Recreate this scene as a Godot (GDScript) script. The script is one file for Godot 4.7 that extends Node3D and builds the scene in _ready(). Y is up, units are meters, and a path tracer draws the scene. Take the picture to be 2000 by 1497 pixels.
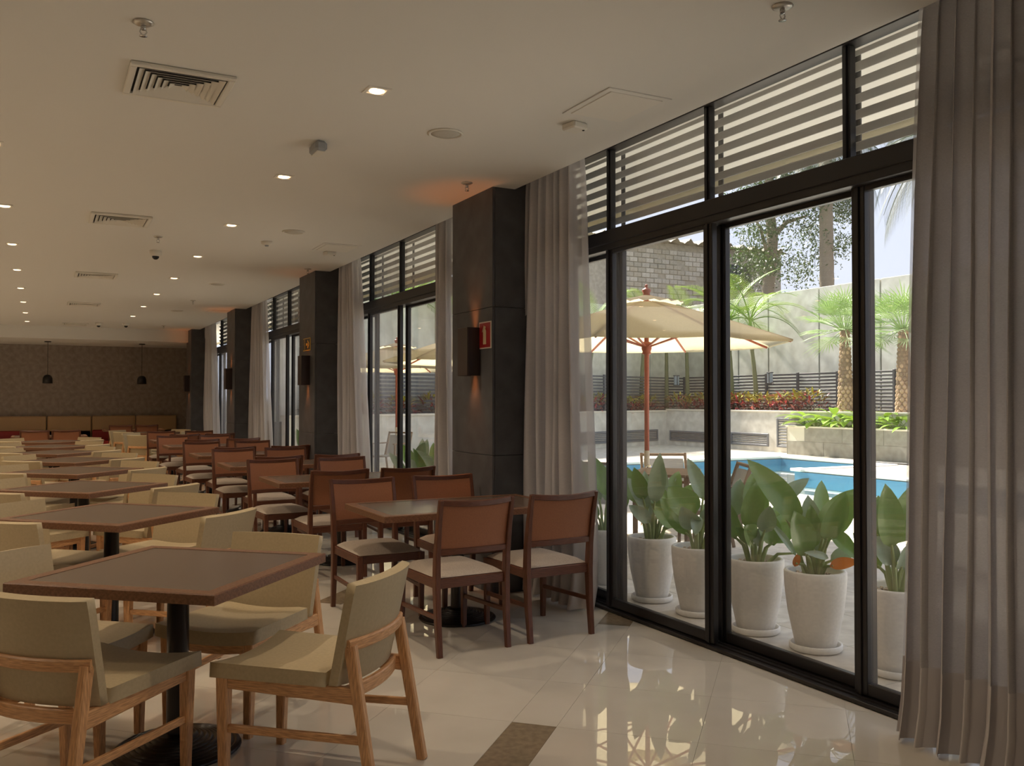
extends Node3D
# A hotel restaurant with a wall of sliding glass doors onto a pool terrace.
# World: floor y = 0, z runs away from the camera (negative), window wall at x = 3.5.

var M := {}
var used := {}
var rng := RandomNumberGenerator.new()
const ORD := ["first", "second", "third", "fourth", "fifth", "sixth", "seventh", "eighth", "ninth", "tenth", "eleventh", "twelfth"]
const CEIL := 3.05
const WX := 3.53

func _ready():
	rng.seed = 7
	# ---- camera
	var cam := Camera3D.new()
	cam.name = "camera"
	cam.position = Vector3(0, 1.45, 0)
	cam.rotation = Vector3(0.0186, -0.4815, 0)
	cam.fov = 2.0 * rad_to_deg(atan(748.5 / 1755.0))
	cam.near = 0.05
	cam.far = 300.0
	add_child(cam)
	cam.current = true
	# ---- sky and exposure
	var env := Environment.new()
	env.tonemap_mode = Environment.TONE_MAPPER_LINEAR
	env.tonemap_exposure = 1.68
	env.background_mode = Environment.BG_SKY
	var sm := ProceduralSkyMaterial.new()
	sm.sky_top_color = Color8(196, 206, 224)
	sm.sky_horizon_color = Color8(206, 212, 226)
	sm.sky_curve = 0.2
	sm.ground_bottom_color = Color8(120, 116, 108)
	sm.ground_horizon_color = Color8(190, 192, 196)
	var cn := FastNoiseLite.new()
	cn.seed = 3
	cn.frequency = 0.012
	cn.fractal_octaves = 5
	var ct := NoiseTexture2D.new()
	ct.width = 1024
	ct.height = 512
	ct.seamless = true
	ct.noise = cn
	var cg := Gradient.new()
	cg.set_color(0, Color(1, 1, 1, 0.0))
	cg.set_color(1, Color(1, 1, 1, 0.55))
	cg.set_offset(0, 0.35)
	cg.set_offset(1, 0.8)
	ct.color_ramp = cg
	sm.sky_cover = ct
	sm.sky_cover_modulate = Color(0.5, 0.5, 0.52, 0.3)
	sm.sun_angle_max = 1.0
	var sky := Sky.new()
	sky.sky_material = sm
	env.sky = sky
	env.background_energy_multiplier = 0.88
	env.sdfgi_enabled = true
	env.ssao_enabled = true
	env.ssil_enabled = true
	var we := WorldEnvironment.new()
	we.name = "world_environment"
	we.environment = env
	add_child(we)
	# ---- sun
	var sun := DirectionalLight3D.new()
	sun.name = "sun"
	var towards := Vector3(-0.07, 0.70, -0.70).normalized()
	sun.look_at_from_position(Vector3.ZERO, -towards, Vector3.UP)
	sun.light_color = Color(1.0, 0.97, 0.92)
	sun.light_energy = SUN
	sun.light_angular_distance = 5.0
	sun.shadow_enabled = true
	sun.sky_mode = DirectionalLight3D.SKY_MODE_LIGHT_ONLY
	add_child(sun)
	materials()
	shell()
	columns()
	window_bays()
	curtains()
	ceiling_things()
	far_end()
	dining_left()
	dining_right()
	dining_far()
	terrace()
	pool()
	terrace_walls()
	umbrellas()
	patio_set()
	pots()
	planting()
	beyond()

const SUN := 3.5
const SPOT := 0.77

# ------------------------------------------------------------------ naming
func numbered(n: String) -> String:
	if not used.has(n):
		used[n] = 0
		return n
	used[n] += 1
	return "%s_%03d" % [n, used[n]]

func tag(o, label: String, category := "", group := "", kind := ""):
	o.set_meta("label", label)
	if category != "": o.set_meta("category", category)
	if group != "": o.set_meta("group", group)
	if kind != "": o.set_meta("kind", kind)
	return o

func thing(called: String, label: String, category: String, at := Vector3.ZERO, turn := 0.0, group := "", kind := "") -> Node3D:
	var o := Node3D.new()
	o.name = numbered(called)
	add_child(o)
	o.position = at
	o.rotation.y = turn
	tag(o, label, category, group, kind)
	return o

func copy(src: Node3D, called: String, label: String, at: Vector3, turn: float) -> Node3D:
	var o: Node3D = src.duplicate()
	o.name = numbered(called)
	add_child(o)
	o.position = at
	o.rotation.y = turn
	o.set_meta("label", label)
	return o

func part(called: String, st: SurfaceTool, mat: Material, parent: Node, label := "", kind := "") -> MeshInstance3D:
	st.generate_normals()
	var mi := MeshInstance3D.new()
	mi.name = called
	mi.mesh = st.commit()
	mi.material_override = mat
	parent.add_child(mi, true)
	if label != "": mi.set_meta("label", label)
	if kind != "": mi.set_meta("kind", kind)
	return mi

func solo(called: String, st: SurfaceTool, mat: Material, label: String, category: String, at := Vector3.ZERO, group := "", kind := "") -> MeshInstance3D:
	st.generate_normals()
	var mi := MeshInstance3D.new()
	mi.name = numbered(called)
	mi.mesh = st.commit()
	mi.material_override = mat
	add_child(mi)
	mi.position = at
	tag(mi, label, category, group, kind)
	return mi

func piece(called: String, mesh: Mesh, mat: Material, parent: Node, xf: Transform3D) -> MeshInstance3D:
	var mi := MeshInstance3D.new()
	mi.name = called
	mi.mesh = mesh
	mi.material_override = mat
	mi.transform = xf
	parent.add_child(mi, true)
	return mi

# ------------------------------------------------------------------ shapes
func S() -> SurfaceTool:
	var st := SurfaceTool.new()
	st.begin(Mesh.PRIMITIVE_TRIANGLES)
	return st

func emit(st: SurfaceTool, a: PackedVector3Array, g: int, flip: bool):
	st.set_smooth_group(g)
	for i in range(0, a.size(), 3):
		st.add_vertex(a[i])
		if flip:
			st.add_vertex(a[i + 1]); st.add_vertex(a[i + 2])
		else:
			st.add_vertex(a[i + 2]); st.add_vertex(a[i + 1])

func vol(a: PackedVector3Array) -> float:
	var v := 0.0
	for i in range(0, a.size(), 3):
		v += a[i].dot(a[i + 1].cross(a[i + 2]))
	return v

# skin over rings of points; closed solids are turned the right way round by their volume
func loft(st: SurfaceTool, rings: Array, g := 0, caps := true, ring_closed := true, tube_closed := false):
	var a := PackedVector3Array()
	var c := PackedVector3Array()
	var n: int = rings[0].size()
	var m: int = rings.size()
	for i in range(m if tube_closed else m - 1):
		var r: PackedVector3Array = rings[i]
		var q: PackedVector3Array = rings[(i + 1) % m]
		for j in range(n if ring_closed else n - 1):
			var k := (j + 1) % n
			a.append_array([r[j], r[k], q[k], r[j], q[k], q[j]])
	if caps and not tube_closed:
		for e in [0, m - 1]:
			var r: PackedVector3Array = rings[e]
			for j in range(1, n - 1):
				if e == 0: c.append_array([r[0], r[j + 1], r[j]])
				else: c.append_array([r[0], r[j], r[j + 1]])
	var all := a.duplicate()
	all.append_array(c)
	var flip := vol(all) < 0.0
	emit(st, a, g, flip)
	if c.size(): emit(st, c, -1, flip)

func rect_ring(w: float, d: float, c: float, xf: Transform3D) -> PackedVector3Array:
	var x := w / 2.0
	var z := d / 2.0
	var r := PackedVector3Array()
	for p in [Vector3(x, 0, z - c), Vector3(x - c, 0, z), Vector3(c - x, 0, z), Vector3(-x, 0, z - c), Vector3(-x, 0, c - z), Vector3(c - x, 0, -z), Vector3(x - c, 0, -z), Vector3(x, 0, c - z)]:
		r.append(xf * p)
	return r

func box(st: SurfaceTool, size: Vector3, at: Vector3, bevel := 0.0, basis := Basis()):
	var xf := Transform3D(basis, at)
	if bevel <= 0.0:
		var rs := []
		for y in [-0.5, 0.5]:
			var r := PackedVector3Array()
			for p in [Vector2(1, 1), Vector2(-1, 1), Vector2(-1, -1), Vector2(1, -1)]:
				r.append(xf * Vector3(p.x * size.x / 2, y * size.y, p.y * size.z / 2))
			rs.append(r)
		loft(st, rs, -1)
		return
	var b := bevel
	var rings := []
	for k in 4:
		var y: float = [-size.y / 2, -size.y / 2 + b, size.y / 2 - b, size.y / 2][k]
		var inset: float = b if k in [0, 3] else 0.0
		rings.append(rect_ring(size.x - 2 * inset, size.z - 2 * inset, b if inset == 0.0 else b * 0.35, xf * Transform3D(Basis(), Vector3(0, y, 0))))
	loft(st, rings, -1)

func frame_of(a: Vector3, b: Vector3, side: Vector3) -> Basis:
	var y := (b - a).normalized()
	var x := (side - y * side.dot(y)).normalized()
	return Basis(x, y, x.cross(y))

# a straight bar whose section changes from one end to the other
func bar(st: SurfaceTool, a: Vector3, b: Vector3, wa: Vector2, wb: Vector2, bevel := 0.004, side := Vector3.RIGHT):
	var f := frame_of(a, b, side)
	loft(st, [rect_ring(wa.x, wa.y, bevel, Transform3D(f, a)), rect_ring(wb.x, wb.y, bevel, Transform3D(f, b))], -1)

# a bar that follows points, with a chamfered rectangular section
func strip(st: SurfaceTool, pts: Array, w: Vector2, bevel := 0.004, side := Vector3.UP):
	var rs := []
	for i in pts.size():
		var d: Vector3 = (pts[mini(i + 1, pts.size() - 1)] - pts[maxi(i - 1, 0)])
		rs.append(rect_ring(w.x, w.y, bevel, Transform3D(frame_of(Vector3.ZERO, d, side), pts[i])))
	loft(st, rs, -1)

func tube(st: SurfaceTool, pts: Array, radii: Array, seg := 8, g := 0, caps := true):
	var rs := []
	var side := Vector3(0.31, 0.2, 0.93)
	for i in pts.size():
		var d: Vector3 = (pts[mini(i + 1, pts.size() - 1)] - pts[maxi(i - 1, 0)]).normalized()
		if absf(d.dot(side.normalized())) > 0.97: side = Vector3(0.9, 0.3, -0.3)
		var f := frame_of(Vector3.ZERO, d, side)
		side = f.x
		var r := PackedVector3Array()
		for k in seg:
			var t := TAU * k / seg
			r.append(pts[i] + (f.x * cos(t) + f.z * sin(t)) * float(radii[i]))
		rs.append(r)
	loft(st, rs, g, caps)

func lathe(st: SurfaceTool, prof: Array, seg := 24, at := Vector3.ZERO, g := 0, basis := Basis(), closed := false):
	var rs := []
	for p in prof:
		var r := PackedVector3Array()
		for k in seg:
			var t := TAU * k / seg
			r.append(at + basis * Vector3(cos(t) * p[0], p[1], sin(t) * p[0]))
		rs.append(r)
	loft(st, rs, g, true, true, closed)

# an open sheet over a grid of points
func sheet(st: SurfaceTool, rows: Array, g := 0):
	var a := PackedVector3Array()
	for i in rows.size() - 1:
		for j in rows[i].size() - 1:
			a.append_array([rows[i][j], rows[i][j + 1], rows[i + 1][j + 1], rows[i][j], rows[i + 1][j + 1], rows[i + 1][j]])
	emit(st, a, g, false)

# a closed cushion-like slab between an upper and a lower grid of points
func slab(st: SurfaceTool, top: Array, bottom: Array, g := 0):
	var a := PackedVector3Array()
	var n: int = top.size() - 1
	var m: int = top[0].size() - 1
	for i in n:
		for j in m:
			a.append_array([top[i][j], top[i][j + 1], top[i + 1][j + 1], top[i][j], top[i + 1][j + 1], top[i + 1][j]])
			a.append_array([bottom[i][j], bottom[i + 1][j + 1], bottom[i][j + 1], bottom[i][j], bottom[i + 1][j], bottom[i + 1][j + 1]])
	var edge := PackedVector3Array()
	var rim := []
	for j in m: rim.append([[0, j], [0, j + 1]])
	for i in n: rim.append([[i, m], [i + 1, m]])
	for j in m: rim.append([[n, m - j], [n, m - j - 1]])
	for i in n: rim.append([[n - i, 0], [n - i - 1, 0]])
	for e in rim:
		var p: Vector3 = top[e[0][0]][e[0][1]]
		var q: Vector3 = top[e[1][0]][e[1][1]]
		var r: Vector3 = bottom[e[0][0]][e[0][1]]
		var s: Vector3 = bottom[e[1][0]][e[1][1]]
		edge.append_array([p, r, s, p, s, q])
	var all := a.duplicate()
	all.append_array(edge)
	var flip := vol(all) < 0.0
	emit(st, a, g, flip)
	emit(st, edge, g + 7, flip)

# flat polygon in x-z extruded down from y
func prism(st: SurfaceTool, poly: PackedVector2Array, y0: float, y1: float):
	var lo := PackedVector3Array()
	var hi := PackedVector3Array()
	for p in poly:
		lo.append(Vector3(p.x, y0, p.y))
		hi.append(Vector3(p.x, y1, p.y))
	loft(st, [lo, hi], -1)

# a leaf: stalk end, heading, length, width, droop and fold
func blade(st: SurfaceTool, at: Vector3, d: Vector3, up: Vector3, L: float, W: float, droop: float, fold: float, n := 6, peak := 0.42, wave := 0.0):
	var rows := []
	d = d.normalized()
	var sd := d.cross(up).normalized()
	var p := at
	var dir := d
	for i in n + 1:
		var t := float(i) / n
		var nu := sd.cross(dir).normalized()
		var u := pow(t, log(0.5) / log(peak))
		var w := W * 0.5 * pow(maxf(sin(PI * u), 0.0), 0.75) + 0.0012
		var r := []
		for j in [-1.0, -0.5, 0.0, 0.5, 1.0]:
			var e: float = absf(j)
			r.append(p + sd * (w * j * cos(fold)) + nu * (w * e * sin(fold) + wave * W * sin(t * 9.0 + j * 2.0) * e))
		rows.append(r)
		dir = (dir + Vector3.DOWN * droop / n).normalized()
		p += dir * (L / n)
	sheet(st, rows, 0)

func spot(parent: Node, called: String, at: Vector3, d: Vector3, energy: float, col: Color, angle: float, soft := 0.6, size := 0.04):
	var l := SpotLight3D.new()
	l.name = called
	l.light_energy = energy
	l.light_color = col
	l.spot_angle = angle
	l.spot_angle_attenuation = soft
	l.spot_range = 40.0
	l.spot_attenuation = 2.0
	l.light_size = size
	l.shadow_enabled = true
	parent.add_child(l, true)
	l.position = at
	l.rotation = Vector3(-PI / 2, 0, 0) if d.y < -0.9 else Vector3(PI / 2, 0, 0)

# ------------------------------------------------------------------ materials
func noise(freq: float, seed_: int, octaves := 4, lo := Color(0.8, 0.8, 0.8), hi := Color(1, 1, 1), type := FastNoiseLite.TYPE_SIMPLEX_SMOOTH) -> NoiseTexture2D:
	var f := FastNoiseLite.new()
	f.seed = seed_
	f.frequency = freq
	f.noise_type = type
	f.fractal_octaves = octaves
	var t := NoiseTexture2D.new()
	t.width = 512
	t.height = 512
	t.seamless = true
	t.noise = f
	var g := Gradient.new()
	g.set_color(0, lo)
	g.set_color(1, hi)
	t.color_ramp = g
	return t

func mk(key: String, c: Color, rough: float, tex: Texture2D = null, scale := Vector3.ONE, spec := 0.5) -> StandardMaterial3D:
	var m := StandardMaterial3D.new()
	m.resource_name = key
	m.albedo_color = c
	m.roughness = rough
	m.metallic_specular = spec
	if tex:
		m.albedo_texture = tex
		m.uv1_triplanar = true
		m.uv1_scale = scale
	M[key] = m
	return m

func relief(key: String, tex: Texture2D, cm: float):
	M[key].heightmap_enabled = true
	M[key].heightmap_texture = tex
	M[key].heightmap_scale = cm

func back(key: String, c: Color):
	M[key].backlight_enabled = true
	M[key].backlight = c

func materials():
	var grain := noise(0.02, 11, 4, Color(0.72, 0.68, 0.64), Color(1, 1, 1))
	var fine := noise(0.05, 12, 3, Color(0.93, 0.93, 0.93), Color(1, 1, 1))
	var mottle := noise(0.008, 13, 5, Color(0.84, 0.83, 0.82), Color(1, 1, 1))
	var faint := noise(0.006, 16, 4, Color(0.965, 0.96, 0.955), Color(1, 1, 1))
	var bump := noise(0.09, 14, 3, Color(0, 0, 0), Color(1, 1, 1))
	var weave := noise(0.3, 15, 2, Color(0.78, 0.78, 0.78), Color(1, 1, 1), FastNoiseLite.TYPE_VALUE)
	for k in [["x", Vector3(1.2, 14, 14)], ["y", Vector3(14, 1.2, 14)], ["z", Vector3(14, 14, 1.2)]]:
		mk("oak_" + k[0], Color8(240, 186, 132), 0.42, grain, k[1])
		mk("walnut_" + k[0], Color8(112, 68, 48), 0.36, grain, k[1])
	mk("table_edge", Color8(138, 98, 72), 0.38, grain, Vector3(6, 6, 6))
	mk("laminate", Color8(106, 88, 75), 0.27, fine, Vector3(4, 4, 4))
	mk("vinyl", Color8(190, 172, 138), 0.5, fine, Vector3(2, 2, 2), 0.4)
	mk("seat_fabric", Color8(196, 182, 168), 0.9, weave, Vector3(3, 3, 3), 0.2)
	mk("cane", Color8(176, 118, 86), 0.55, weave, Vector3(4, 4, 4), 0.35)
	back("cane", Color(0.42, 0.25, 0.15))
	mk("cast_iron", Color8(26, 24, 25), 0.3)
	mk("black_frame", Color8(34, 32, 33), 0.38)
	mk("gasket", Color8(14, 14, 15), 0.7)
	mk("bronze", Color8(58, 46, 42), 0.4)
	mk("ceiling_paint", Color8(228, 226, 221), 0.9, null, Vector3.ONE, 0.2)
	mk("white_paint", Color8(232, 228, 220), 0.6, null, Vector3.ONE, 0.3)
	mk("vent_white", Color8(226, 222, 212), 0.5)
	mk("vent_dark", Color8(40, 38, 36), 0.9)
	mk("wall_paint", Color8(206, 190, 176), 0.9, null, Vector3.ONE, 0.2)
	mk("wall_dark", Color8(172, 162, 154), 0.8, mottle, Vector3(1.5, 1.5, 1.5), 0.25)
	relief("wall_dark", mottle, 0.3)
	mk("anthracite", Color8(98, 100, 105), 0.5, mottle, Vector3(1, 1, 1), 0.35)
	mk("anthracite_body", Color8(60, 60, 62), 0.8)
	for k in 3:
		mk("tile_%d" % k, [Color8(210, 203, 191), Color8(207, 200, 188), Color8(212, 205, 193)][k], 0.012, faint, Vector3(0.7, 0.7, 0.7), 0.6)
	mk("dark_tile", Color8(150, 134, 112), 0.1, noise(0.02, 19, 5, Color(0.84, 0.84, 0.84), Color(1, 1, 1)), Vector3(2, 2, 2))
	mk("grout", Color8(194, 186, 173), 0.6)
	mk("curtain", Color8(208, 204, 204), 0.95, noise(0.22, 21, 2, Color(0.88, 0.88, 0.88), Color(1, 1, 1), FastNoiseLite.TYPE_VALUE), Vector3(2, 7, 2), 0.1)
	M["curtain"].transparency = BaseMaterial3D.TRANSPARENCY_ALPHA
	M["curtain"].albedo_color.a = 0.985
	back("curtain", Color(0.6, 0.58, 0.56))
	mk("curtain_edge", Color8(208, 204, 204), 0.95, null, Vector3.ONE, 0.1)
	M["curtain_edge"].transparency = BaseMaterial3D.TRANSPARENCY_ALPHA
	M["curtain_edge"].albedo_color.a = 0.62
	back("curtain_edge", Color(0.6, 0.58, 0.56))
	mk("hem", Color8(196, 190, 188), 0.95, null, Vector3.ONE, 0.1)
	back("hem", Color(0.25, 0.22, 0.2))
	mk("glass", Color(1, 1, 1, 0.02), 0.0)
	M["glass"].transparency = BaseMaterial3D.TRANSPARENCY_ALPHA
	mk("slat_grey", Color8(186, 186, 182), 0.6)
	mk("brass_white", Color8(200, 196, 188), 0.3)
	M["brass_white"].metallic = 0.7
	mk("chrome", Color8(200, 200, 200), 0.2)
	M["chrome"].metallic = 1.0
	mk("device_grey", Color8(158, 163, 168), 0.5)
	mk("speaker_grey", Color8(196, 192, 182), 0.7)
	mk("lens", Color8(20, 20, 22), 0.1)
	mk("glow", Color(1, 0.9, 0.75), 0.5)
	M["glow"].emission_enabled = true
	M["glow"].emission = Color(1.0, 0.86, 0.68)
	M["glow"].emission_energy_multiplier = 3.0
	mk("glow_warm", Color(1, 0.7, 0.45), 0.5)
	M["glow_warm"].emission_enabled = true
	M["glow_warm"].emission = Color(1.0, 0.55, 0.28)
	M["glow_warm"].emission_energy_multiplier = 0.8
	mk("sign_red", Color8(165, 30, 36), 0.4)
	mk("sign_white", Color8(226, 216, 206), 0.45)
	mk("sign_cream", Color8(222, 208, 168), 0.45)
	mk("sign_black", Color8(28, 26, 24), 0.4)
	mk("sign_yellow", Color8(226, 184, 62), 0.45)
	mk("red_vinyl", Color8(150, 38, 40), 0.5)
	mk("beige_vinyl", Color8(190, 160, 120), 0.55, fine, Vector3(2, 2, 2))
	# outside
	mk("deck_stone", Color8(220, 212, 198), 0.7, mottle, Vector3(1, 1, 1), 0.3)
	mk("deck_stone_cool", Color8(222, 216, 205), 0.7, mottle, Vector3(1.3, 1.3, 1.3), 0.3)
	mk("deck_joint", Color8(160, 152, 140), 0.9)
	mk("pool_tile", Color8(92, 146, 174), 0.3, fine, Vector3(5, 5, 5))
	mk("pool_floor", Color8(168, 206, 206), 0.5, fine, Vector3(3, 3, 3))
	mk("coping", Color8(236, 228, 214), 0.6)
	mk("water", Color(0.5, 0.8, 0.85, 0.06), 0.02)
	M["water"].transparency = BaseMaterial3D.TRANSPARENCY_ALPHA
	mk("render_grey", Color8(230, 227, 215), 0.9, mottle, Vector3(0.6, 0.6, 0.6), 0.2)
	mk("render_light", Color8(236, 235, 226), 0.9, mottle, Vector3(0.4, 0.4, 0.4), 0.2)
	mk("render_shadow", Color8(150, 148, 134), 0.9)
	mk("cap_stone", Color8(220, 212, 194), 0.7)
	mk("block_tile", Color8(158, 156, 144), 0.7, mottle, Vector3(1, 1, 1))
	mk("block_joint", Color8(212, 208, 192), 0.9)
	mk("fence_grey", Color8(86, 86, 90), 0.5)
	mk("grille_grey", Color8(110, 112, 116), 0.5)
	mk("lamp_grey", Color8(170, 182, 190), 0.4)
	mk("canvas", Color8(204, 201, 190), 0.9, weave, Vector3(2, 2, 2), 0.1)
	back("canvas", Color(1.27, 1.21, 1.04))
	mk("red_wood", Color8(176, 88, 60), 0.5, grain, Vector3(10, 1.5, 10))
	mk("pole_steel", Color8(198, 186, 164), 0.4)
	mk("teak", Color8(150, 128, 104), 0.65, grain, Vector3(4, 10, 10))
	mk("sling", Color8(150, 152, 150), 0.8)
	back("sling", Color(0.3, 0.3, 0.3))
	mk("pot_clay", Color8(240, 234, 224), 0.6, fine, Vector3(1.5, 1.5, 1.5), 0.35)
	mk("soil", Color8(84, 64, 48), 1.0, noise(0.15, 31, 3, Color(0.4, 0.4, 0.4), Color(1, 1, 1)), Vector3(4, 4, 4), 0.1)
	mk("gravel", Color8(206, 184, 156), 0.9)
	mk("leaf", Color8(134, 162, 94), 0.24, fine, Vector3(2, 2, 2))
	back("leaf", Color(0.42, 0.55, 0.18))
	mk("leaf_grey", Color8(164, 180, 156), 0.22, fine, Vector3(2, 2, 2))
	back("leaf_grey", Color(0.36, 0.48, 0.2))
	mk("leaf_orange", Color8(196, 120, 48), 0.4)
	back("leaf_orange", Color(0.7, 0.36, 0.1))
	mk("stalk", Color8(150, 166, 104), 0.4)
	back("stalk", Color(0.2, 0.25, 0.1))
	mk("bright_leaf", Color8(126, 160, 66), 0.4)
	back("bright_leaf", Color(0.42, 0.5, 0.16))
	mk("palm_leaf", Color8(110, 140, 70), 0.4)
	back("palm_leaf", Color(0.4, 0.46, 0.16))
	mk("fan_leaf", Color8(150, 172, 116), 0.45)
	back("fan_leaf", Color(0.34, 0.42, 0.2))
	mk("palm_trunk", Color8(150, 150, 112), 0.8, noise(0.03, 33, 3, Color(0.6, 0.6, 0.55), Color(1, 1, 1)), Vector3(2, 9, 2))
	mk("fan_trunk", Color8(158, 134, 110), 0.95, mottle, Vector3(6, 6, 6))
	mk("fan_scale", Color8(206, 174, 142), 0.95, mottle, Vector3(8, 8, 8))
	mk("bark", Color8(176, 166, 150), 0.95, grain, Vector3(6, 1.5, 6))
	mk("tree_leaf", Color8(78, 94, 62), 0.5)
	back("tree_leaf", Color(0.2, 0.26, 0.1))
	mk("coconut_leaf", Color8(78, 88, 66), 0.5)
	back("coconut_leaf", Color(0.12, 0.14, 0.08))
	var cr := mk("croton", Color(1, 1, 1), 0.4)
	cr.vertex_color_use_as_albedo = true
	back("croton", Color(0.3, 0.3, 0.3))
	for k in 4:
		mk("block_%d" % k, [Color8(204, 198, 188), Color8(190, 184, 172), Color8(216, 210, 200), Color8(196, 188, 174)][k], 0.95, mottle, Vector3(2, 2, 2), 0.1)
	mk("mortar", Color8(192, 184, 170), 1.0, mottle, Vector3(1, 1, 1), 0.1)
	mk("roof_sheet", Color8(176, 168, 150), 0.9, mottle, Vector3(1, 1, 1))
	mk("window_dark", Color8(60, 60, 58), 0.5)
	mk("eave_white", Color8(240, 239, 233), 0.8)
	mk("eave_edge", Color8(214, 208, 182), 0.8)
	mk("lounger", Color8(230, 230, 228), 0.6)

# ------------------------------------------------------------------ the room
func shell():
	# floor: diagonal porcelain tiles, a dark insert every fourth place along each narrow row
	var fl := thing("floor", "polished cream porcelain floor laid diagonally with dark inserts", "floor", Vector3.ZERO, 0, "", "structure")
	var s := S()
	box(s, Vector3(10.56, 0.2, 28.6), Vector3(-1.72, -0.106, -10.7))
	part("floor_bed", s, M.grout, fl)
	var T := 0.617
	var N := 0.207
	var P := 3 * T + N
	var near := PackedVector2Array([Vector2(-1.6, -1.2), Vector2(3.44, -1.2), Vector2(3.44, -9.2), Vector2(-1.6, -9.2)])
	var far_st := []
	for k in 4: far_st.append(S())
	var q := sqrt(0.5)
	var room := PackedVector2Array([Vector2(-6.9, 3.2), Vector2(3.44, 3.2), Vector2(3.44, -24.3), Vector2(-6.9, -24.3)])
	for row in range(-14, 11):
		for sub in 4:
			var v0 := -1.218 + row * P + (N + (sub - 1) * T if sub > 0 else 0.0)
			var w := N if sub == 0 else T
			for col in range(-10, 34):
				var u0 := 3.885 + col * T
				var g := 0.0007
				var pl := PackedVector2Array()
				for c in [Vector2(u0 + g, v0 + g), Vector2(u0 + T - g, v0 + g), Vector2(u0 + T - g, v0 + w - g), Vector2(u0 + g, v0 + w - g)]:
					pl.append(Vector2((c.x + c.y) * q, (c.y - c.x) * q))
				var mid := (pl[0] + pl[2]) * 0.5
				var dark := sub == 0 and posmod(col, 4) == 3
				var mat_i := 3 if dark else posmod(row * 7 + col * 5 + sub * 3, 3)
				var inside := mid.x > -1.0 and mid.x < 3.9 and mid.y < -2.2 and mid.y > -8.2
				for cut in Geometry2D.intersect_polygons(pl, room):
					if inside:
						var t := S()
						prism(t, cut, -0.008, 0.0)
						part("dark_floor_tile" if dark else "floor_tile", t, M.dark_tile if dark else M["tile_%d" % mat_i], fl)
					else:
						prism(far_st[mat_i], cut, -0.008, 0.0)
	for k in 4:
		part("distant_tiles", far_st[k], M.dark_tile if k == 3 else M["tile_%d" % k], fl, "", "stuff")
	# ceiling with the curtain pocket along the windows
	var ce := thing("ceiling", "flat cream plaster ceiling", "ceiling", Vector3.ZERO, 0, "", "structure")
	s = S()
	box(s, Vector3(10.17, 0.3, 25.2), Vector3(-1.915, CEIL + 0.15, -9.3))
	part("ceiling_panel", s, M.ceiling_paint, ce)
	s = S()
	box(s, Vector3(0.47, 0.1, 25.2), Vector3(3.39, 3.3, -9.3))
	part("curtain_pocket", s, M.ceiling_paint, ce)
	s = S()
	box(s, Vector3(10.6, 0.25, 29.0), Vector3(-1.7, 3.475, -10.4))
	part("roof_slab", s, M.ceiling_paint, ce)
	# dropped soffit at the far end
	s = S()
	box(s, Vector3(10.6, 0.27, 2.7), Vector3(-1.7, 2.915, -23.25))
	solo("trim_1", s, M.ceiling_paint, "dropped plaster bulkhead over the banquette at the far end", "bulkhead", Vector3.ZERO, "", "structure")
	# walls
	s = S()
	box(s, Vector3(10.6, 3.6, 0.2), Vector3(-1.7, 1.6, -24.6))
	solo("wall_far", s, M.wall_dark, "dark textured end wall behind the banquette", "wall", Vector3.ZERO, "", "structure")
	s = S()
	box(s, Vector3(0.2, 3.6, 29.0), Vector3(-7.0, 1.6, -10.4))
	solo("wall_left", s, M.wall_paint, "plain beige side wall out of view on the left", "wall", Vector3.ZERO, "", "structure")
	s = S()
	box(s, Vector3(10.6, 3.6, 0.2), Vector3(-1.7, 1.6, 3.6))
	solo("wall_back", s, M.wall_paint, "plain beige wall behind the viewer", "wall", Vector3.ZERO, "", "structure")
	s = S()
	box(s, Vector3(0.16, 3.4, 0.9), Vector3(3.56, 1.7, 3.1))
	box(s, Vector3(0.16, 3.4, 2.5), Vector3(3.56, 1.7, -23.35))
	solo("wall_right", s, M.anthracite_body, "dark solid end stretches of the window wall", "wall", Vector3.ZERO, "", "structure")
	# the glazing goes on past the right edge of the view
	var wn := thing("window_5", "fixed black framed glazing beyond the right edge of the view", "window", Vector3(WX, 0, 0.75), 0, "", "structure")
	s = S()
	for z in [-1.85, 0.0, 1.85]:
		box(s, Vector3(0.1, 3.2, 0.08), Vector3(0, 1.6, z), 0.004)
	for y in [0.03, 2.57, 3.2]:
		box(s, Vector3(0.1, 0.08, 3.8), Vector3(0, y, 0), 0.004)
	part("frame", s, M.black_frame, wn)
	s = S()
	box(s, Vector3(0.006, 3.1, 3.7), Vector3(0, 1.62, 0))
	part("glass_pane", s, M.glass, wn)
	s = S()
	box(s, Vector3(0.5, 3.3, 0.74), Vector3(3.27, 1.64, -1.44))
	solo("trim_5", s, M.anthracite, "anthracite column hidden behind the right curtain", "column", Vector3.ZERO, "", "structure")
	# upstand above the clerestory
	s = S()
	box(s, Vector3(0.16, 0.4, 29.0), Vector3(3.56, 3.42, -10.4))
	solo("trim_2", s, M.eave_white, "concrete beam above the clerestory glazing", "beam", Vector3.ZERO, "", "structure")

const COLS := [[-1.07, -1.81], [-6.02, -6.76], [-10.97, -11.73], [-16.2, -16.95], [-21.4, -22.15]]

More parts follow.
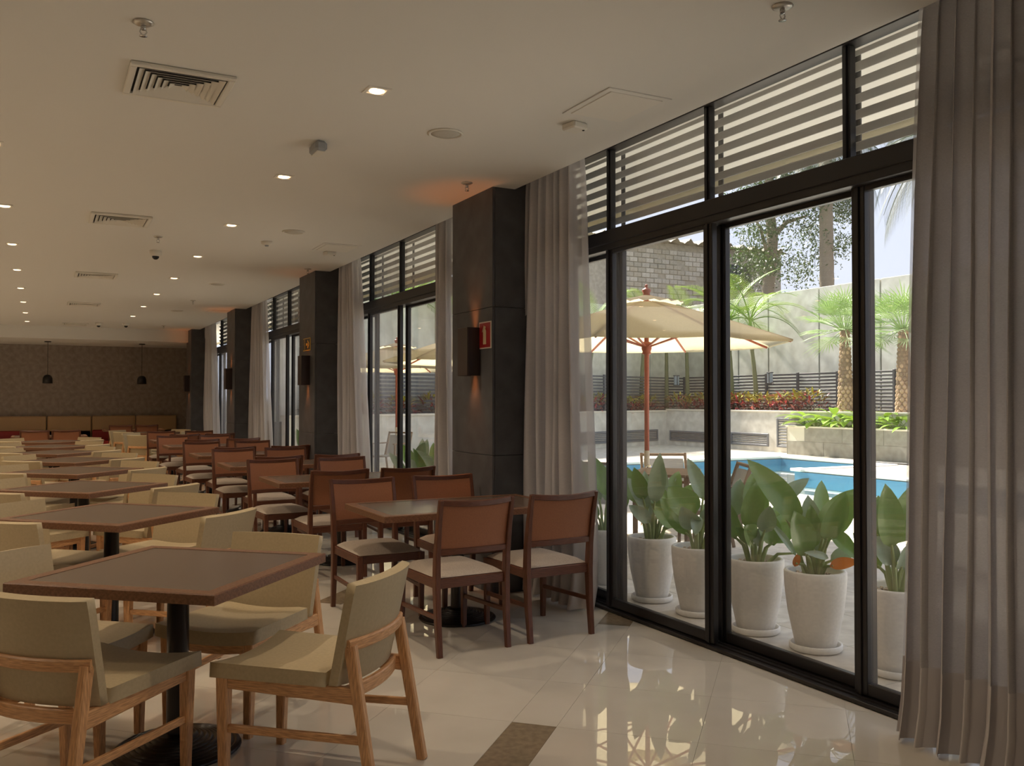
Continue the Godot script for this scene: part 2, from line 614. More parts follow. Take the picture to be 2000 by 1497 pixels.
func columns():
	var which := ["beside the right curtain", "with the red extinguisher sign", "with the yellow exit sign", "third along the windows", "farthest, beside the end wall"]
	for i in COLS.size():
		if i == 0: continue
		var z0: float = COLS[i][0]
		var z1: float = COLS[i][1]
		var o := thing("column", "square anthracite clad column, " + which[i], "column", Vector3(3.25, 0, (z0 + z1) / 2), 0, "", "structure")
		var s := S()
		box(s, Vector3(0.5, 3.3, 0.70), Vector3(0.02, 1.64, 0))
		part("column_core", s, M.anthracite_body, o)
		var d := z0 - z1
		for f in 3:
			var ys := [[0.0, 1.03], [1.033, 2.146], [2.149, CEIL + 0.2]]
			var y0: float = ys[f][0]
			var y1: float = ys[f][1]
			var t := S()
			box(t, Vector3(0.02, y1 - y0, d), Vector3(-0.26, (y0 + y1) / 2, 0), 0.002)
			part("cladding_panel", t, M.anthracite, o)
			t = S()
			box(t, Vector3(0.5, y1 - y0, 0.02), Vector3(0.002, (y0 + y1) / 2, d / 2 - 0.01), 0.002)
			part("cladding_panel", t, M.anthracite, o)
			t = S()
			box(t, Vector3(0.5, y1 - y0, 0.02), Vector3(0.002, (y0 + y1) / 2, -d / 2 + 0.01), 0.002)
			part("cladding_panel", t, M.anthracite, o)
		sconce(Vector3(2.98, 1.82, (z0 + z1) / 2 + 0.07), "black box uplighter sconce on the column " + which[i], 0.045 if i == 2 else SCONCE)
	# fire extinguisher sign
	var sg := thing("extinguisher_sign", "red fire extinguisher sign with white border on the nearest column", "sign", Vector3(2.977, 1.94, -6.135))
	var s := S()
	box(s, Vector3(0.006, 0.206, 0.206), Vector3(0, 0, 0), 0.001)
	part("sign_border", s, M.sign_white, sg)
	s = S()
	box(s, Vector3(0.003, 0.186, 0.184), Vector3(-0.0035, 0, 0))
	part("sign_field", s, M.sign_red, sg)
	s = S()
	box(s, Vector3(0.002, 0.095, 0.05), Vector3(-0.006, -0.022, 0))
	var dome := PackedVector3Array()
	var dome2 := PackedVector3Array()
	for k in 9:
		var a := PI * k / 8
		dome.append(Vector3(-0.007, 0.0255 + sin(a) * 0.022, cos(a) * 0.025))
		dome2.append(Vector3(-0.005, 0.0255 + sin(a) * 0.022, cos(a) * 0.025))
	loft(s, [dome, dome2], -1)
	box(s, Vector3(0.002, 0.016, 0.02), Vector3(-0.006, 0.052, 0.0))
	bar(s, Vector3(-0.006, 0.058, 0.016), Vector3(-0.006, 0.066, -0.02), Vector2(0.002, 0.012), Vector2(0.002, 0.018), 0.0005)
	bar(s, Vector3(-0.006, 0.062, -0.014), Vector3(-0.006, 0.026, -0.042), Vector2(0.002, 0.012), Vector2(0.002, 0.008), 0.0005)
	part("extinguisher_pictogram", s, M.sign_cream, sg)
	# exit sign
	var ex := thing("exit_sign", "small black exit sign with yellow border, arrow and lettering", "sign", Vector3(2.977, 2.153, -11.335))
	s = S()
	box(s, Vector3(0.006, 0.16, 0.34), Vector3.ZERO, 0.001)
	part("sign_border", s, M.sign_yellow, ex)
	s = S()
	box(s, Vector3(0.003, 0.14, 0.316), Vector3(-0.0035, 0, 0))
	part("sign_field", s, M.sign_black, ex)
	s = S()
	box(s, Vector3(0.002, 0.03, 0.07), Vector3(-0.006, 0, 0.02))
	for k in [-1, 1]:
		bar(s, Vector3(-0.006, 0, 0.12), Vector3(-0.006, 0.045 * k, 0.055), Vector2(0.002, 0.022), Vector2(0.002, 0.022), 0.0005)
	part("arrow", s, M.sign_yellow, ex)
	var tm := TextMesh.new()
	tm.text = "SAÍDA"
	var sf := SystemFont.new()
	sf.font_names = PackedStringArray(["Droid Sans"])
	sf.font_weight = 700
	tm.font = sf
	tm.font_size = 40
	tm.pixel_size = 0.0011
	tm.depth = 0.002
	var ti := piece("lettering", tm, M.sign_yellow, ex, Transform3D(Basis(Vector3(0, 1, 0), -PI / 2) * Basis(Vector3(0, 0, 1), PI / 2), Vector3(-0.006, 0, -0.085)))
	ti.set_meta("label", "yellow lettering running upwards")

func sconce(at: Vector3, label: String, up := SCONCE):
	var o := thing("wall_sconce", label, "wall lamp", at)
	var s := S()
	for k in [-1, 1]:
		box(s, Vector3(0.1, 0.37, 0.012), Vector3(-0.05, 0, 0.084 * k), 0.002)
	box(s, Vector3(0.012, 0.37, 0.18), Vector3(-0.104, 0, 0), 0.002)
	box(s, Vector3(0.008, 0.3, 0.16), Vector3(-0.004, 0, 0), 0.001)
	part("housing", s, M.bronze, o)
	s = S()
	box(s, Vector3(0.08, 0.2, 0.14), Vector3(-0.052, 0, 0), 0.004)
	part("lamp_body", s, M.glow_warm, o)
	spot(o, "uplight", Vector3(-0.05, 0.115, 0), Vector3.UP, up, Color(1.0, 0.55, 0.27), 30.0, 0.8, 0.03)
	spot(o, "downlight", Vector3(-0.05, -0.115, 0), Vector3.DOWN, SCONCE, Color(1.0, 0.55, 0.27), 30.0, 0.8, 0.03)

const SCONCE := 0.13

func window_bays():
	for b in 4:
		var z1: float = COLS[b][1]
		var z0: float = COLS[b + 1][0]
		var span := z1 - z0
		var nm: String = ["nearest", "second", "third", "farthest"][b]
		# sliding doors
		var o := thing("door_%d" % (b + 1), nm + " set of black framed sliding glass doors", "glass doors", Vector3(WX, 0, 0), 0, "", "structure")
		var s := S()
		box(s, Vector3(0.17, 0.022, span + 0.6), Vector3(0, 0.011, (z0 + z1) / 2), 0.003)
		for k in [-0.045, 0.0, 0.045]:
			box(s, Vector3(0.008, 0.01, span + 0.6), Vector3(k, 0.026, (z0 + z1) / 2))
		part("sill_track", s, M.black_frame, o)
		s = S()
		box(s, Vector3(0.17, 0.095, span + 0.6), Vector3(0, 2.575, (z0 + z1) / 2), 0.004)
		box(s, Vector3(0.15, 0.05, span + 0.6), Vector3(0, 2.51, (z0 + z1) / 2), 0.003)
		part("head_beam", s, M.black_frame, o)
		var first := -5.19 - 4.95 * (b - 1) if b > 0 else -5.19 + 0.0
		first = [-5.19, -10.35, -15.5, -20.6][b]
		var pitch: float = [1.05, 1.03, 1.06, 1.06][b]
		for k in range(-1, 4):
			var za: float = first + pitch * k
			var zb: float = za + pitch
			za = maxf(za, z0 - 0.35)
			zb = minf(zb, z1 + 0.35)
			if zb - za < 0.3: continue
			var lf := Node3D.new()
			lf.name = "door_leaf"
			o.add_child(lf, true)
			var xx := 0.0 if k % 2 == 0 else 0.045
			if k == 0: xx = -0.045
			leaf(lf, xx, za - 0.035, zb + 0.035)
		# clerestory with fixed panes
		var c := thing("window_%d" % (b + 1), nm + " fixed clerestory band above the sliding doors", "window", Vector3(WX, 0, 0), 0, "", "structure")
		s = S()
		box(s, Vector3(0.1, 0.05, span + 0.6), Vector3(0, 3.225, (z0 + z1) / 2), 0.003)
		part("top_frame", s, M.black_frame, c)
		for k in 5:
			var z: float = first - 0.06 + pitch * k
			if z > z1 + 0.3 or z < z0 - 0.3: continue
			s = S()
			box(s, Vector3(0.045, 0.58, 0.05), Vector3(0, 2.91, z), 0.004)
			box(s, Vector3(0.012, 0.58, 0.02), Vector3(-0.028, 2.91, z), 0.002)
			part("mullion", s, M.black_frame, c)
			s = S()
			box(s, Vector3(0.006, 0.6, pitch - 0.05), Vector3(0.01, 2.91, z + pitch / 2))
			part("glass_pane", s, M.glass, c)
		# louvre blades outside the clerestory
		var lv := thing("louvre_screen", nm + " screen of grey horizontal louvre blades outside the clerestory", "louvre", Vector3(WX + 0.13, 0, (z0 + z1) / 2))
		for k in 8:
			s = S()
			box(s, Vector3(0.046, 0.012, span + 0.7), Vector3.ZERO, 0.003, Basis(Vector3(0, 0, 1), -1.0))
			var bl := part("blade", s, M.slat_grey, lv)
			bl.position.y = 2.655 + 0.0815 * k
		for k in 5:
			var z: float = first - 0.15 + pitch * k - (z0 + z1) / 2
			s = S()
			box(s, Vector3(0.012, 0.62, 0.04), Vector3(0.035, 2.93, z), 0.002)
			part("bracket", s, M.black_frame, lv)

func leaf(lf: Node3D, x: float, za: float, zb: float):
	var h := 2.5
	for z in [za + 0.04, zb - 0.04]:
		var s := S()
		box(s, Vector3(0.04, h - 0.03, 0.08), Vector3(x, 0.03 + (h - 0.03) / 2, z), 0.004)
		box(s, Vector3(0.012, h - 0.03, 0.02), Vector3(x - 0.024, 0.03 + (h - 0.03) / 2, z), 0.002)
		part("stile", s, M.black_frame, lf)
	var s := S()
	box(s, Vector3(0.038, 0.06, zb - za - 0.16), Vector3(x, 0.062, (za + zb) / 2), 0.004)
	part("rail", s, M.black_frame, lf)
	s = S()
	box(s, Vector3(0.038, 0.05, zb - za - 0.16), Vector3(x, h - 0.015, (za + zb) / 2), 0.004)
	part("rail", s, M.black_frame, lf)
	s = S()
	box(s, Vector3(0.006, h - 0.12, zb - za - 0.15), Vector3(x, 0.09 + (h - 0.13) / 2, (za + zb) / 2))
	part("glass_pane", s, M.glass, lf)

# ------------------------------------------------------------------ curtains
func curtain(label: String, zt: Vector2, zb: Vector2, folds: int, x: float, seed_: int, clear_edge := 0.0):
	var o := thing("curtain", label, "curtain", Vector3(x, 0, 0), 0, "")
	var r := RandomNumberGenerator.new()
	r.seed = seed_
	var ph := []
	for k in folds * 2 + 2:
		ph.append([r.randf_range(0.65, 1.3), r.randf_range(-0.25, 0.25), r.randf_range(0.6, 1.5)])
	var n := folds * 12
	var ys := [3.21, 3.0, 2.7, 2.3, 1.8, 1.3, 0.9, 0.6, 0.34, 0.16, 0.07, 0.015]
	var rows := []
	for y in ys:
		var t: float = 1.0 - y / 3.21
		var row := []
		for j in n + 1:
			var u := float(j) / n
			var f := u * folds
			var k := int(f)
			var amp: float = lerpf(0.036, 0.066, sqrt(t)) * lerpf(ph[k][0], ph[k + 1][0], f - k)
			var z := lerpf(lerpf(zt.x, zt.y, u), lerpf(zb.x, zb.y, u), pow(t, 0.8))
			var sway: float = lerpf(ph[k][1], ph[k + 1][1], f - k) * t * 0.06
			var px: float = amp * sin(TAU * f + 0.5 * sin(TAU * f * 0.5)) + sway + 0.015 * sin(y * 2.0 + k * 1.7) * t
			z += 0.018 * cos(TAU * f) * sin(TAU * f) * (1.0 + t)
			if y < 0.2: px -= 0.03 * (0.2 - y) / 0.2 * ph[k][2]
			row.append(Vector3(px, y, z))
		rows.append(row)
	var s := S()
	var body := []
	var lip := []
	for row in rows.slice(0, 9):
		body.append(row.slice(8))
		lip.append(row.slice(0, 9))
	sheet(s, body, 0)
	part("cloth", s, M.curtain, o)
	s = S()
	sheet(s, lip, 0)
	part("sheer_edge", s, M.curtain_edge, o, "single sheer layer along the edge")
	s = S()
	sheet(s, rows.slice(8), 0)
	part("hem", s, M.hem, o, "doubled opaque hem")
	s = S()
	var za := minf(zt.x, zt.y)
	box(s, Vector3(0.03, 0.02, absf(zt.x - zt.y) + 0.2), Vector3(0, 3.235, (zt.x + zt.y) / 2), 0.003)
	part("curtain_rail", s, M.white_paint, o)

func curtains():
	curtain("tall taupe linen curtain at the right edge of the view", Vector2(-2.56, -1.72), Vector2(-2.70, -1.66), 11, 3.3, 5)
	curtain("taupe linen curtain hanging beside the nearest column", Vector2(-5.3, -6.25), Vector2(-5.2, -6.4), 9, 3.3, 6)
	curtain("narrow taupe curtain gathered on the far side of the nearest column", Vector2(-7.5, -7.82), Vector2(-7.4, -7.78), 3, 3.3, 8)
	curtain("taupe linen curtain in front of the column with the exit sign", Vector2(-10.3, -11.4), Vector2(-9.9, -11.65), 9, 3.3, 9)
	curtain("taupe linen curtain between the third column and its glass doors", Vector2(-15.3, -16.55), Vector2(-14.9, -16.9), 9, 3.3, 10)
	curtain("pale taupe curtain farthest along the windows by the end wall", Vector2(-20.4, -21.7), Vector2(-19.8, -22.4), 9, 3.3, 12)

# ------------------------------------------------------------------ ceiling fittings
func downlight(at: Vector3, label: String, proto: Node3D = null) -> Node3D:
	if proto:
		return copy(proto, "downlight", label, at, 0)
	var o := thing("downlight", label, "ceiling light", at, 0, "recessed square downlights")
	var s := S()
	var w := 0.125
	for k in [-1, 1]:
		box(s, Vector3(w, 0.006, 0.02), Vector3(0, -0.002, (w / 2 - 0.01) * k), 0.002)
		box(s, Vector3(0.02, 0.006, w - 0.04), Vector3((w / 2 - 0.01) * k, -0.002, 0), 0.002)
	part("trim", s, M.white_paint, o)
	s = S()
	lathe(s, [[0.0, 0.0], [0.034, 0.0], [0.04, -0.004], [0.034, -0.008], [0.0, -0.0085]], 20)
	part("lamp", s, M.glow, o)
	spot(o, "beam", Vector3(0, -0.03, 0), Vector3.DOWN, SPOT, Color(1.0, 0.91, 0.79), 55.0, 0.5, 0.03)
	return o

func ceiling_things():
	var pr: Node3D = null
	var names := {1.52: "row nearest the windows", -0.29: "second row from the windows"}
	for i in range(-2, 9):
		for x in [1.52, -0.29, -2.1, -3.9, -5.7]:
			var z := -4.42 - 2.02 * i
			if x < 0: z = -6.43 - 2.05 * (i - 1)
			if z > -4.0 and not (x > 0 and i == -1) or z < -21.4: continue
			var lab := "square recessed downlight on the part of the ceiling outside the view"
			var seen := names.has(x) and z < -4.0
			if seen:
				lab = "square recessed downlight, %s from the camera in the %s" % [ORD[i if x > 0 else i - 1], names[x]]
			var d := downlight(Vector3(x, CEIL, z), lab, pr)
			d.set_meta("group", "recessed square downlights" if seen else "downlights outside the view")
			if pr == null: pr = d
	# air diffusers
	var vz := [-4.79, -8.63, -12.65, -16.55, -21.0]
	for i in 5:
		var o := thing("air_diffuser", "square white four way air diffuser, %s from the camera" % ORD[i], "air vent", Vector3(0.597, CEIL, vz[i]), 0, "air diffusers")
		var s := S()
		for k in [-1, 1]:
			box(s, Vector3(0.49, 0.02, 0.035), Vector3(0, -0.01, 0.2275 * k), 0.005)
			box(s, Vector3(0.035, 0.02, 0.42), Vector3(0.2275 * k, -0.01, 0), 0.005)
		part("frame", s, M.vent_white, o)
		s = S()
		box(s, Vector3(0.42, 0.004, 0.42), Vector3(0, -0.001, 0))
		part("plenum", s, M.vent_dark, o)
		for q in 4:
			for k in 6:
				var w := 0.2 - 0.031 * k
				var t := S()
				sheet_strip(t, w, 0.027, -0.02, 0.015)
				var bl := part("vane", t, M.vent_white, o)
				bl.rotation.y = q * PI / 2
	# speakers
	var sp := [[2.13, -4.94], [2.105, -8.52], [2.13, -12.9], [2.136, -17.1]]
	for i in 4:
		var o := thing("ceiling_speaker", "round flush white speaker, %s from the camera" % ORD[i], "speaker", Vector3(sp[i][0], CEIL, sp[i][1]), 0, "ceiling speakers")
		var s := S()
		lathe(s, [[0.085, 0.0], [0.105, 0.0], [0.107, -0.006], [0.1, -0.01], [0.088, -0.007]], 32, Vector3.ZERO, 0, Basis(), true)
		part("rim", s, M.vent_white, o)
		s = S()
		lathe(s, [[0.0, 0.0], [0.088, 0.0], [0.088, -0.005], [0.05, -0.009], [0.0, -0.011]], 32)
		part("grille", s, M.speaker_grey, o)
	# access panels
	var ap := [[2.755, -4.05, "nearest"], [2.73, -9.2, "second"], [2.81, -16.85, "farthest"]]
	for a in ap:
		var o := thing("access_panel", "square plaster access hatch, %s along the window side" % a[2], "hatch", Vector3(a[0], CEIL, a[1]), 0, "access hatches")
		var s := S()
		box(s, Vector3(0.40, 0.006, 0.47), Vector3(0, -0.003, 0), 0.002)
		part("hatch_frame", s, M.ceiling_paint, o)
		s = S()
		box(s, Vector3(0.33, 0.006, 0.40), Vector3(0, -0.0075, 0), 0.002)
		part("hatch_door", s, M.white_paint, o)
	# sprinklers
	var spr := [[0.365, -4.07, "above the nearest diffuser"], [2.65, -2.7, "at the top right by the curtain"], [2.76, -6.0, "in the orange glow by the nearest column"], [0.99, -9.38, "beside the second diffuser"], [2.135, -15.17, "in front of the third column"], [2.86, -10.86, "by the column with the exit sign"], [2.3, -20.6, "farthest, in front of the bulkhead"]]
	for a in spr:
		var o := thing("sprinkler", "small chrome sprinkler head " + a[2], "sprinkler", Vector3(a[0], CEIL, a[1]), 0, "sprinklers")
		var s := S()
		lathe(s, [[0.0, 0.0], [0.042, 0.0], [0.044, -0.004], [0.03, -0.012], [0.014, -0.014], [0.0, -0.014]], 20)
		part("escutcheon", s, M.brass_white, o)
		s = S()
		lathe(s, [[0.0, -0.012], [0.011, -0.012], [0.011, -0.03], [0.008, -0.034], [0.0, -0.034]], 12)
		for k in [-1, 1]:
			tube(s, [Vector3(0.009 * k, -0.03, 0), Vector3(0.014 * k, -0.042, 0), Vector3(0.003 * k, -0.058, 0)], [0.003, 0.003, 0.003], 6)
		part("yoke", s, M.chrome, o)
		s = S()
		lathe(s, [[0.0, -0.057], [0.016, -0.058], [0.016, -0.0605], [0.0, -0.061]], 14)
		part("deflector", s, M.chrome, o)
	# boxes
	var b := thing("emergency_light", "grey emergency light box under the ceiling between two downlights", "emergency light", Vector3(1.51, CEIL, -5.5))
	var s := S()
	box(s, Vector3(0.075, 0.065, 0.17), Vector3(0, -0.033, 0), 0.016)
	part("housing", s, M.device_grey, b)
	s = S()
	box(s, Vector3(0.05, 0.006, 0.14), Vector3(0, -0.066, 0), 0.002)
	part("diffuser", s, M.vent_white, b)
	for a in [[2.72, -4.42, "nearest"], [2.74, -9.5, "second"]]:
		b = thing("motion_sensor", "flat white sensor box beside the %s access hatch" % a[2], "sensor", Vector3(a[0], CEIL, a[1]), 0.2)
		s = S()
		box(s, Vector3(0.11, 0.04, 0.11), Vector3(0, -0.02, 0), 0.008)
		part("housing", s, M.vent_white, b)
		s = S()
		lathe(s, [[0.0, 0.0], [0.008, 0.0], [0.006, -0.004], [0.0, -0.005]], 10, Vector3(0.035, -0.04, 0.035))
		part("indicator", s, M.lens, b)
	for a in [[1.064, -10.3, "beside the second diffuser"], [1.02, -20.5, "far left of the bulkhead pair"], [1.53, -20.3, "far right of the bulkhead pair"]]:
		b = thing("security_camera", "white dome camera on the ceiling, " + a[2], "camera", Vector3(a[0], CEIL, a[1]))
		s = S()
		lathe(s, [[0.0, 0.0], [0.062, 0.0], [0.062, -0.03], [0.055, -0.055], [0.04, -0.06], [0.0, -0.06]], 24)
		part("housing", s, M.vent_white, b)
		s = S()
		lathe(s, [[0.0, -0.055], [0.038, -0.058], [0.033, -0.078], [0.018, -0.092], [0.0, -0.096]], 20)
		part("dome", s, M.lens, b)
	b = thing("smoke_detector", "round white smoke detector near the second speaker", "detector", Vector3(2.0, CEIL, -9.19))
	s = S()
	lathe(s, [[0.0, 0.0], [0.055, 0.0], [0.055, -0.018], [0.04, -0.034], [0.0, -0.036]], 24)
	part("housing", s, M.vent_white, b)
	s = S()
	lathe(s, [[0.0, -0.034], [0.02, -0.036], [0.018, -0.046], [0.0, -0.048]], 16)
	part("sensor_cap", s, M.device_grey, b)

# a sloped trapezoid vane of a four way diffuser, outer half width w, lying along +z side
func sheet_strip(st: SurfaceTool, w: float, depth: float, y: float, drop: float):
	var a := Vector3(-w, y, w)
	var b := Vector3(w, y, w)
	var c := Vector3(w - depth, y + drop, w - depth)
	var d := Vector3(depth - w, y + drop, w - depth)
	var th := Vector3(0, 0.0015, 0)
	loft(st, [PackedVector3Array([a, b, c, d]), PackedVector3Array([a + th, b + th, c + th, d + th])], -1)

# ------------------------------------------------------------------ far end
func far_end():
	# banquette: four upright backs, seats in red and beige
	var xs := [-1.0, 0.1, 1.08, 2.08, 3.06]
	var nm := ["leftmost", "second from the left", "third from the left", "rightmost"]
	for i in 4:
		var red := i == 0 or i == 2
		var o := thing("banquette", "%s section of the wall banquette with tall beige back%s" % [nm[i], " and red seat" if red else " and beige seat"], "banquette", Vector3((xs[i] + xs[i + 1]) / 2, 0, -24.5))
		var w: float = xs[i + 1] - xs[i] - 0.02
		var s := S()
		box(s, Vector3(w, 0.62, 0.14), Vector3(0, 0.745, 0.08), 0.025)
		part("back_cushion", s, M.beige_vinyl, o)
		s = S()
		box(s, Vector3(w, 0.3, 0.1) if red else Vector3(w, 0.3, 0.06), Vector3(0, 0.56, 0.2 if red else 0.12), 0.02)
		part("lumbar_cushion", s, M.red_vinyl if red else M.beige_vinyl, o)
		s = S()
		box(s, Vector3(w, 0.14, 0.55), Vector3(0, 0.38, 0.33), 0.03)
		part("seat_cushion", s, M.red_vinyl if red else M.beige_vinyl, o)
		s = S()
		box(s, Vector3(w, 0.31, 0.48), Vector3(0, 0.155, 0.3), 0.005)
		part("plinth", s, M.walnut_x, o)
	for a in [[0.1, "left"], [2.09, "right"]]:
		var o := thing("pendant_lamp", "small black bell pendant over the banquette, the %s one of two" % a[1], "pendant lamp", Vector3(a[0], 2.78, -23.0))
		var s := S()
		lathe(s, [[0.0, 0.0], [0.07, 0.0], [0.07, -0.02], [0.0, -0.022]], 20)
		part("ceiling_rose", s, M.cast_iron, o)
		s = S()
		tube(s, [Vector3(0, -0.02, 0), Vector3(0, -0.77, 0)], [0.005, 0.005], 6)
		part("cord", s, M.cast_iron, o)
		s = S()
		lathe(s, [[0.0, -0.76], [0.045, -0.765], [0.08, -0.79], [0.102, -0.84], [0.108, -0.96], [0.1, -0.96], [0.094, -0.845], [0.07, -0.8], [0.0, -0.78]], 24)
		part("shade", s, M.cast_iron, o)
		s = S()
		lathe(s, [[0.0, -0.86], [0.03, -0.87], [0.04, -0.9], [0.03, -0.93], [0.0, -0.94]], 16)
		part("bulb", s, M.glow, o)
		spot(o, "beam", Vector3(0, -0.945, 0), Vector3.DOWN, 0.5, Color(1.0, 0.8, 0.6), 50.0, 0.6, 0.03)

# ------------------------------------------------------------------ dining furniture
var cream0: Node3D = null
var brown0: Node3D = null
var sq0: Node3D = null
var long0: Node3D = null

# upholstered chair on an oak frame, facing -z, origin on the floor under its seat
func make_cream() -> Node3D:
	var o := thing("upholstered_chair", "", "chair", Vector3.ZERO, 0, "cream upholstered chairs")
	var top := []
	var bot := []
	for i in 9:
		var v := float(i) / 8
		var z := lerpf(-0.25, 0.225, v)
		var rt := []
		var rb := []
		for j in 11:
			var u := float(j) / 10 * 2 - 1
			var w := 0.25 - 0.015 * v
			var edge := pow(maxf(absf(u), absf(v * 2 - 1) if v < 0.5 else 0.0), 8.0)
			var y := 0.45 + 0.022 * u * u + 0.004 * (1 - v) - 0.012 * edge
			rt.append(Vector3(u * w * (1.0 - 0.012 * edge), y, z + 0.012 * (1 - v) * (1 - u * u)))
			rb.append(Vector3(u * w, 0.408 - 0.02 * (1 - u * u) * (1.0 - v), z))
		top.append(rt)
		bot.append(rb)
	var s := S()
	slab(s, top, bot, 0)
	part("seat_cushion", s, M.vinyl, o)
	# back cushion, curved round the sitter
	top = []
	bot = []
	for i in 9:
		var v := float(i) / 8
		var y := lerpf(0.415, 0.795, v)
		var zc := lerpf(0.235, 0.315, v)
		var rt := []
		var rb := []
		for j in 11:
			var u := float(j) / 10 * 2 - 1
			var w := lerpf(0.235, 0.245, v)
			var cz := 0.035 * (1 - u * u)
			var e := pow(absf(u), 10.0) * 0.006
			var dome := 0.008 * (1.0 - pow(v, 12.0))
			rt.append(Vector3(u * w, y - 0.006 * pow(v, 12.0), zc + cz + e - 0.004))
			rb.append(Vector3(u * w, y - 0.012 * pow(v, 12.0), zc + cz + 0.042 - e + dome * (1 - u * u)))
		top.append(rt)
		bot.append(rb)
	s = S()
	slab(s, top, bot, 0)
	part("back_cushion", s, M.vinyl, o)
	for k in [-1, 1]:
		s = S()
		bar(s, Vector3(0.205 * k, 0, -0.215), Vector3(0.212 * k, 0.41, -0.212), Vector2(0.034, 0.034), Vector2(0.044, 0.05), 0.005)
		part("front_leg", s, M.oak_y, o)
		s = S()
		bar(s, Vector3(0.225 * k, 0, 0.415), Vector3(0.215 * k, 0.56, 0.315), Vector2(0.036, 0.038), Vector2(0.032, 0.044), 0.005)
		part("rear_leg", s, M.oak_y, o)
		s = S()
		bar(s, Vector3(0.212 * k, 0.388, -0.2), Vector3(0.219 * k, 0.382, 0.335), Vector2(0.026, 0.052), Vector2(0.026, 0.06), 0.004)
		part("side_rail", s, M.oak_z, o)
		s = S()
		bar(s, Vector3(0.209 * k, 0.21, -0.205), Vector3(0.221 * k, 0.225, 0.365), Vector2(0.018, 0.03), Vector2(0.018, 0.03), 0.003)
		part("stretcher", s, M.oak_z, o)
	s = S()
	var pts := []
	for i in 9:
		var u := float(i) / 8 * 2 - 1
		pts.append(Vector3(u * 0.232, 0.562, 0.312 + 0.045 * (1 - u * u)))
	strip(s, pts, Vector2(0.042, 0.026), 0.006)
	part("back_rail", s, M.oak_x, o)
	s = S()
	pts = []
	for i in 9:
		var u := float(i) / 8 * 2 - 1
		pts.append(Vector3(u * 0.22, 0.385, 0.29 + 0.04 * (1 - u * u)))
	strip(s, pts, Vector2(0.05, 0.024), 0.004)
	part("rear_apron", s, M.oak_x, o)
	s = S()
	pts = []
	for i in 9:
		var u := float(i) / 8 * 2 - 1
		pts.append(Vector3(u * 0.205, 0.385 - 0.02 * (1 - u * u), -0.212))
	strip(s, pts, Vector2(0.044, 0.022), 0.004)
	part("front_apron", s, M.oak_x, o)
	return o

# dark wooden chair with a woven cane back, facing -z
func make_brown() -> Node3D:
	var o := thing("cane_back_chair", "", "chair", Vector3.ZERO, 0, "dark wooden cane back chairs")
	for k in [-1, 1]:
		var s := S()
		var pts := [Vector3(0.222 * k, 0, 0.285), Vector3(0.224 * k, 0.2, 0.262), Vector3(0.226 * k, 0.4, 0.25), Vector3(0.228 * k, 0.56, 0.258), Vector3(0.23 * k, 0.74, 0.286), Vector3(0.231 * k, 0.885, 0.318)]
		var rs := []
		for i in pts.size():
			var d: Vector3 = pts[mini(i + 1, 5)] - pts[maxi(i - 1, 0)]
			var w: Array = [[0.032, 0.03], [0.034, 0.038], [0.034, 0.05], [0.032, 0.044], [0.028, 0.034], [0.026, 0.026]][i]
			rs.append(rect_ring(w[0], w[1], 0.004, Transform3D(frame_of(Vector3.ZERO, d, Vector3.RIGHT), pts[i])))
		loft(s, rs, -1)
		part("rear_leg", s, M.walnut_y, o)
		s = S()
		bar(s, Vector3(0.215 * k, 0, -0.262), Vector3(0.215 * k, 0.43, -0.258), Vector2(0.03, 0.03), Vector2(0.04, 0.04), 0.004)
		part("front_leg", s, M.walnut_y, o)
		s = S()
		bar(s, Vector3(0.218 * k, 0.405, -0.24), Vector3(0.222 * k, 0.405, 0.235), Vector2(0.024, 0.055), Vector2(0.024, 0.055), 0.004)
		part("side_rail", s, M.walnut_z, o)
		s = S()
		bar(s, Vector3(0.215 * k, 0.2, -0.25), Vector3(0.222 * k, 0.215, 0.255), Vector2(0.018, 0.026), Vector2(0.018, 0.026), 0.003)
		part("stretcher", s, M.walnut_z, o)
	for z in [-0.25, 0.246]:
		var s := S()
		box(s, Vector3(0.42, 0.055, 0.024), Vector3(0, 0.405, z), 0.004)
		part("apron", s, M.walnut_x, o)
	for rl in [[0.872, 0.312, 0.034], [0.585, 0.262, 0.036]]:
		var s := S()
		var pts := []
		for i in 9:
			var u := float(i) / 8 * 2 - 1
			pts.append(Vector3(u * 0.228, rl[0] - 0.012 * (1 - u * u) * (1.0 if rl[0] > 0.7 else -0.3), rl[1] + 0.028 * (1 - u * u)))
		strip(s, pts, Vector2(rl[2], 0.024), 0.004)
		part("back_rail", s, M.walnut_x, o)
	var top := []
	var bot := []
	for i in 7:
		var v := float(i) / 6
		var rt := []
		var rb := []
		for j in 9:
			var u := float(j) / 8 * 2 - 1
			var z := lerpf(0.262, 0.312, v) + 0.028 * (1 - u * u) - 0.01 * sin(PI * v)
			var y := lerpf(0.59, 0.866, v)
			rt.append(Vector3(u * 0.218, y, z - 0.004))
			rb.append(Vector3(u * 0.218, y, z + 0.004))
		top.append(rt)
		bot.append(rb)
	var s := S()
	slab(s, top, bot, 0)
	part("cane_panel", s, M.cane, o, "woven cane back panel")
	top = []
	bot = []
	for i in 11:
		var v := float(i) / 10 * 2 - 1
		var rt := []
		var rb := []
		for j in 11:
			var u := float(j) / 10 * 2 - 1
			var e := maxf(pow(absf(u), 4.0), pow(absf(v), 4.0))
			rt.append(Vector3(u * 0.222 * (1 - 0.03 * pow(absf(v), 6.0)), 0.436 + 0.042 * (1 - e) + 0.006 * (1 - u * u) * (1 - v * v), v * 0.252 - 0.012))
			rb.append(Vector3(u * 0.214, 0.43, v * 0.245 - 0.012))
		top.append(rt)
		bot.append(rb)
	s = S()
	slab(s, top, bot, 0)
	part("seat_cushion", s, M.seat_fabric, o)
	return o

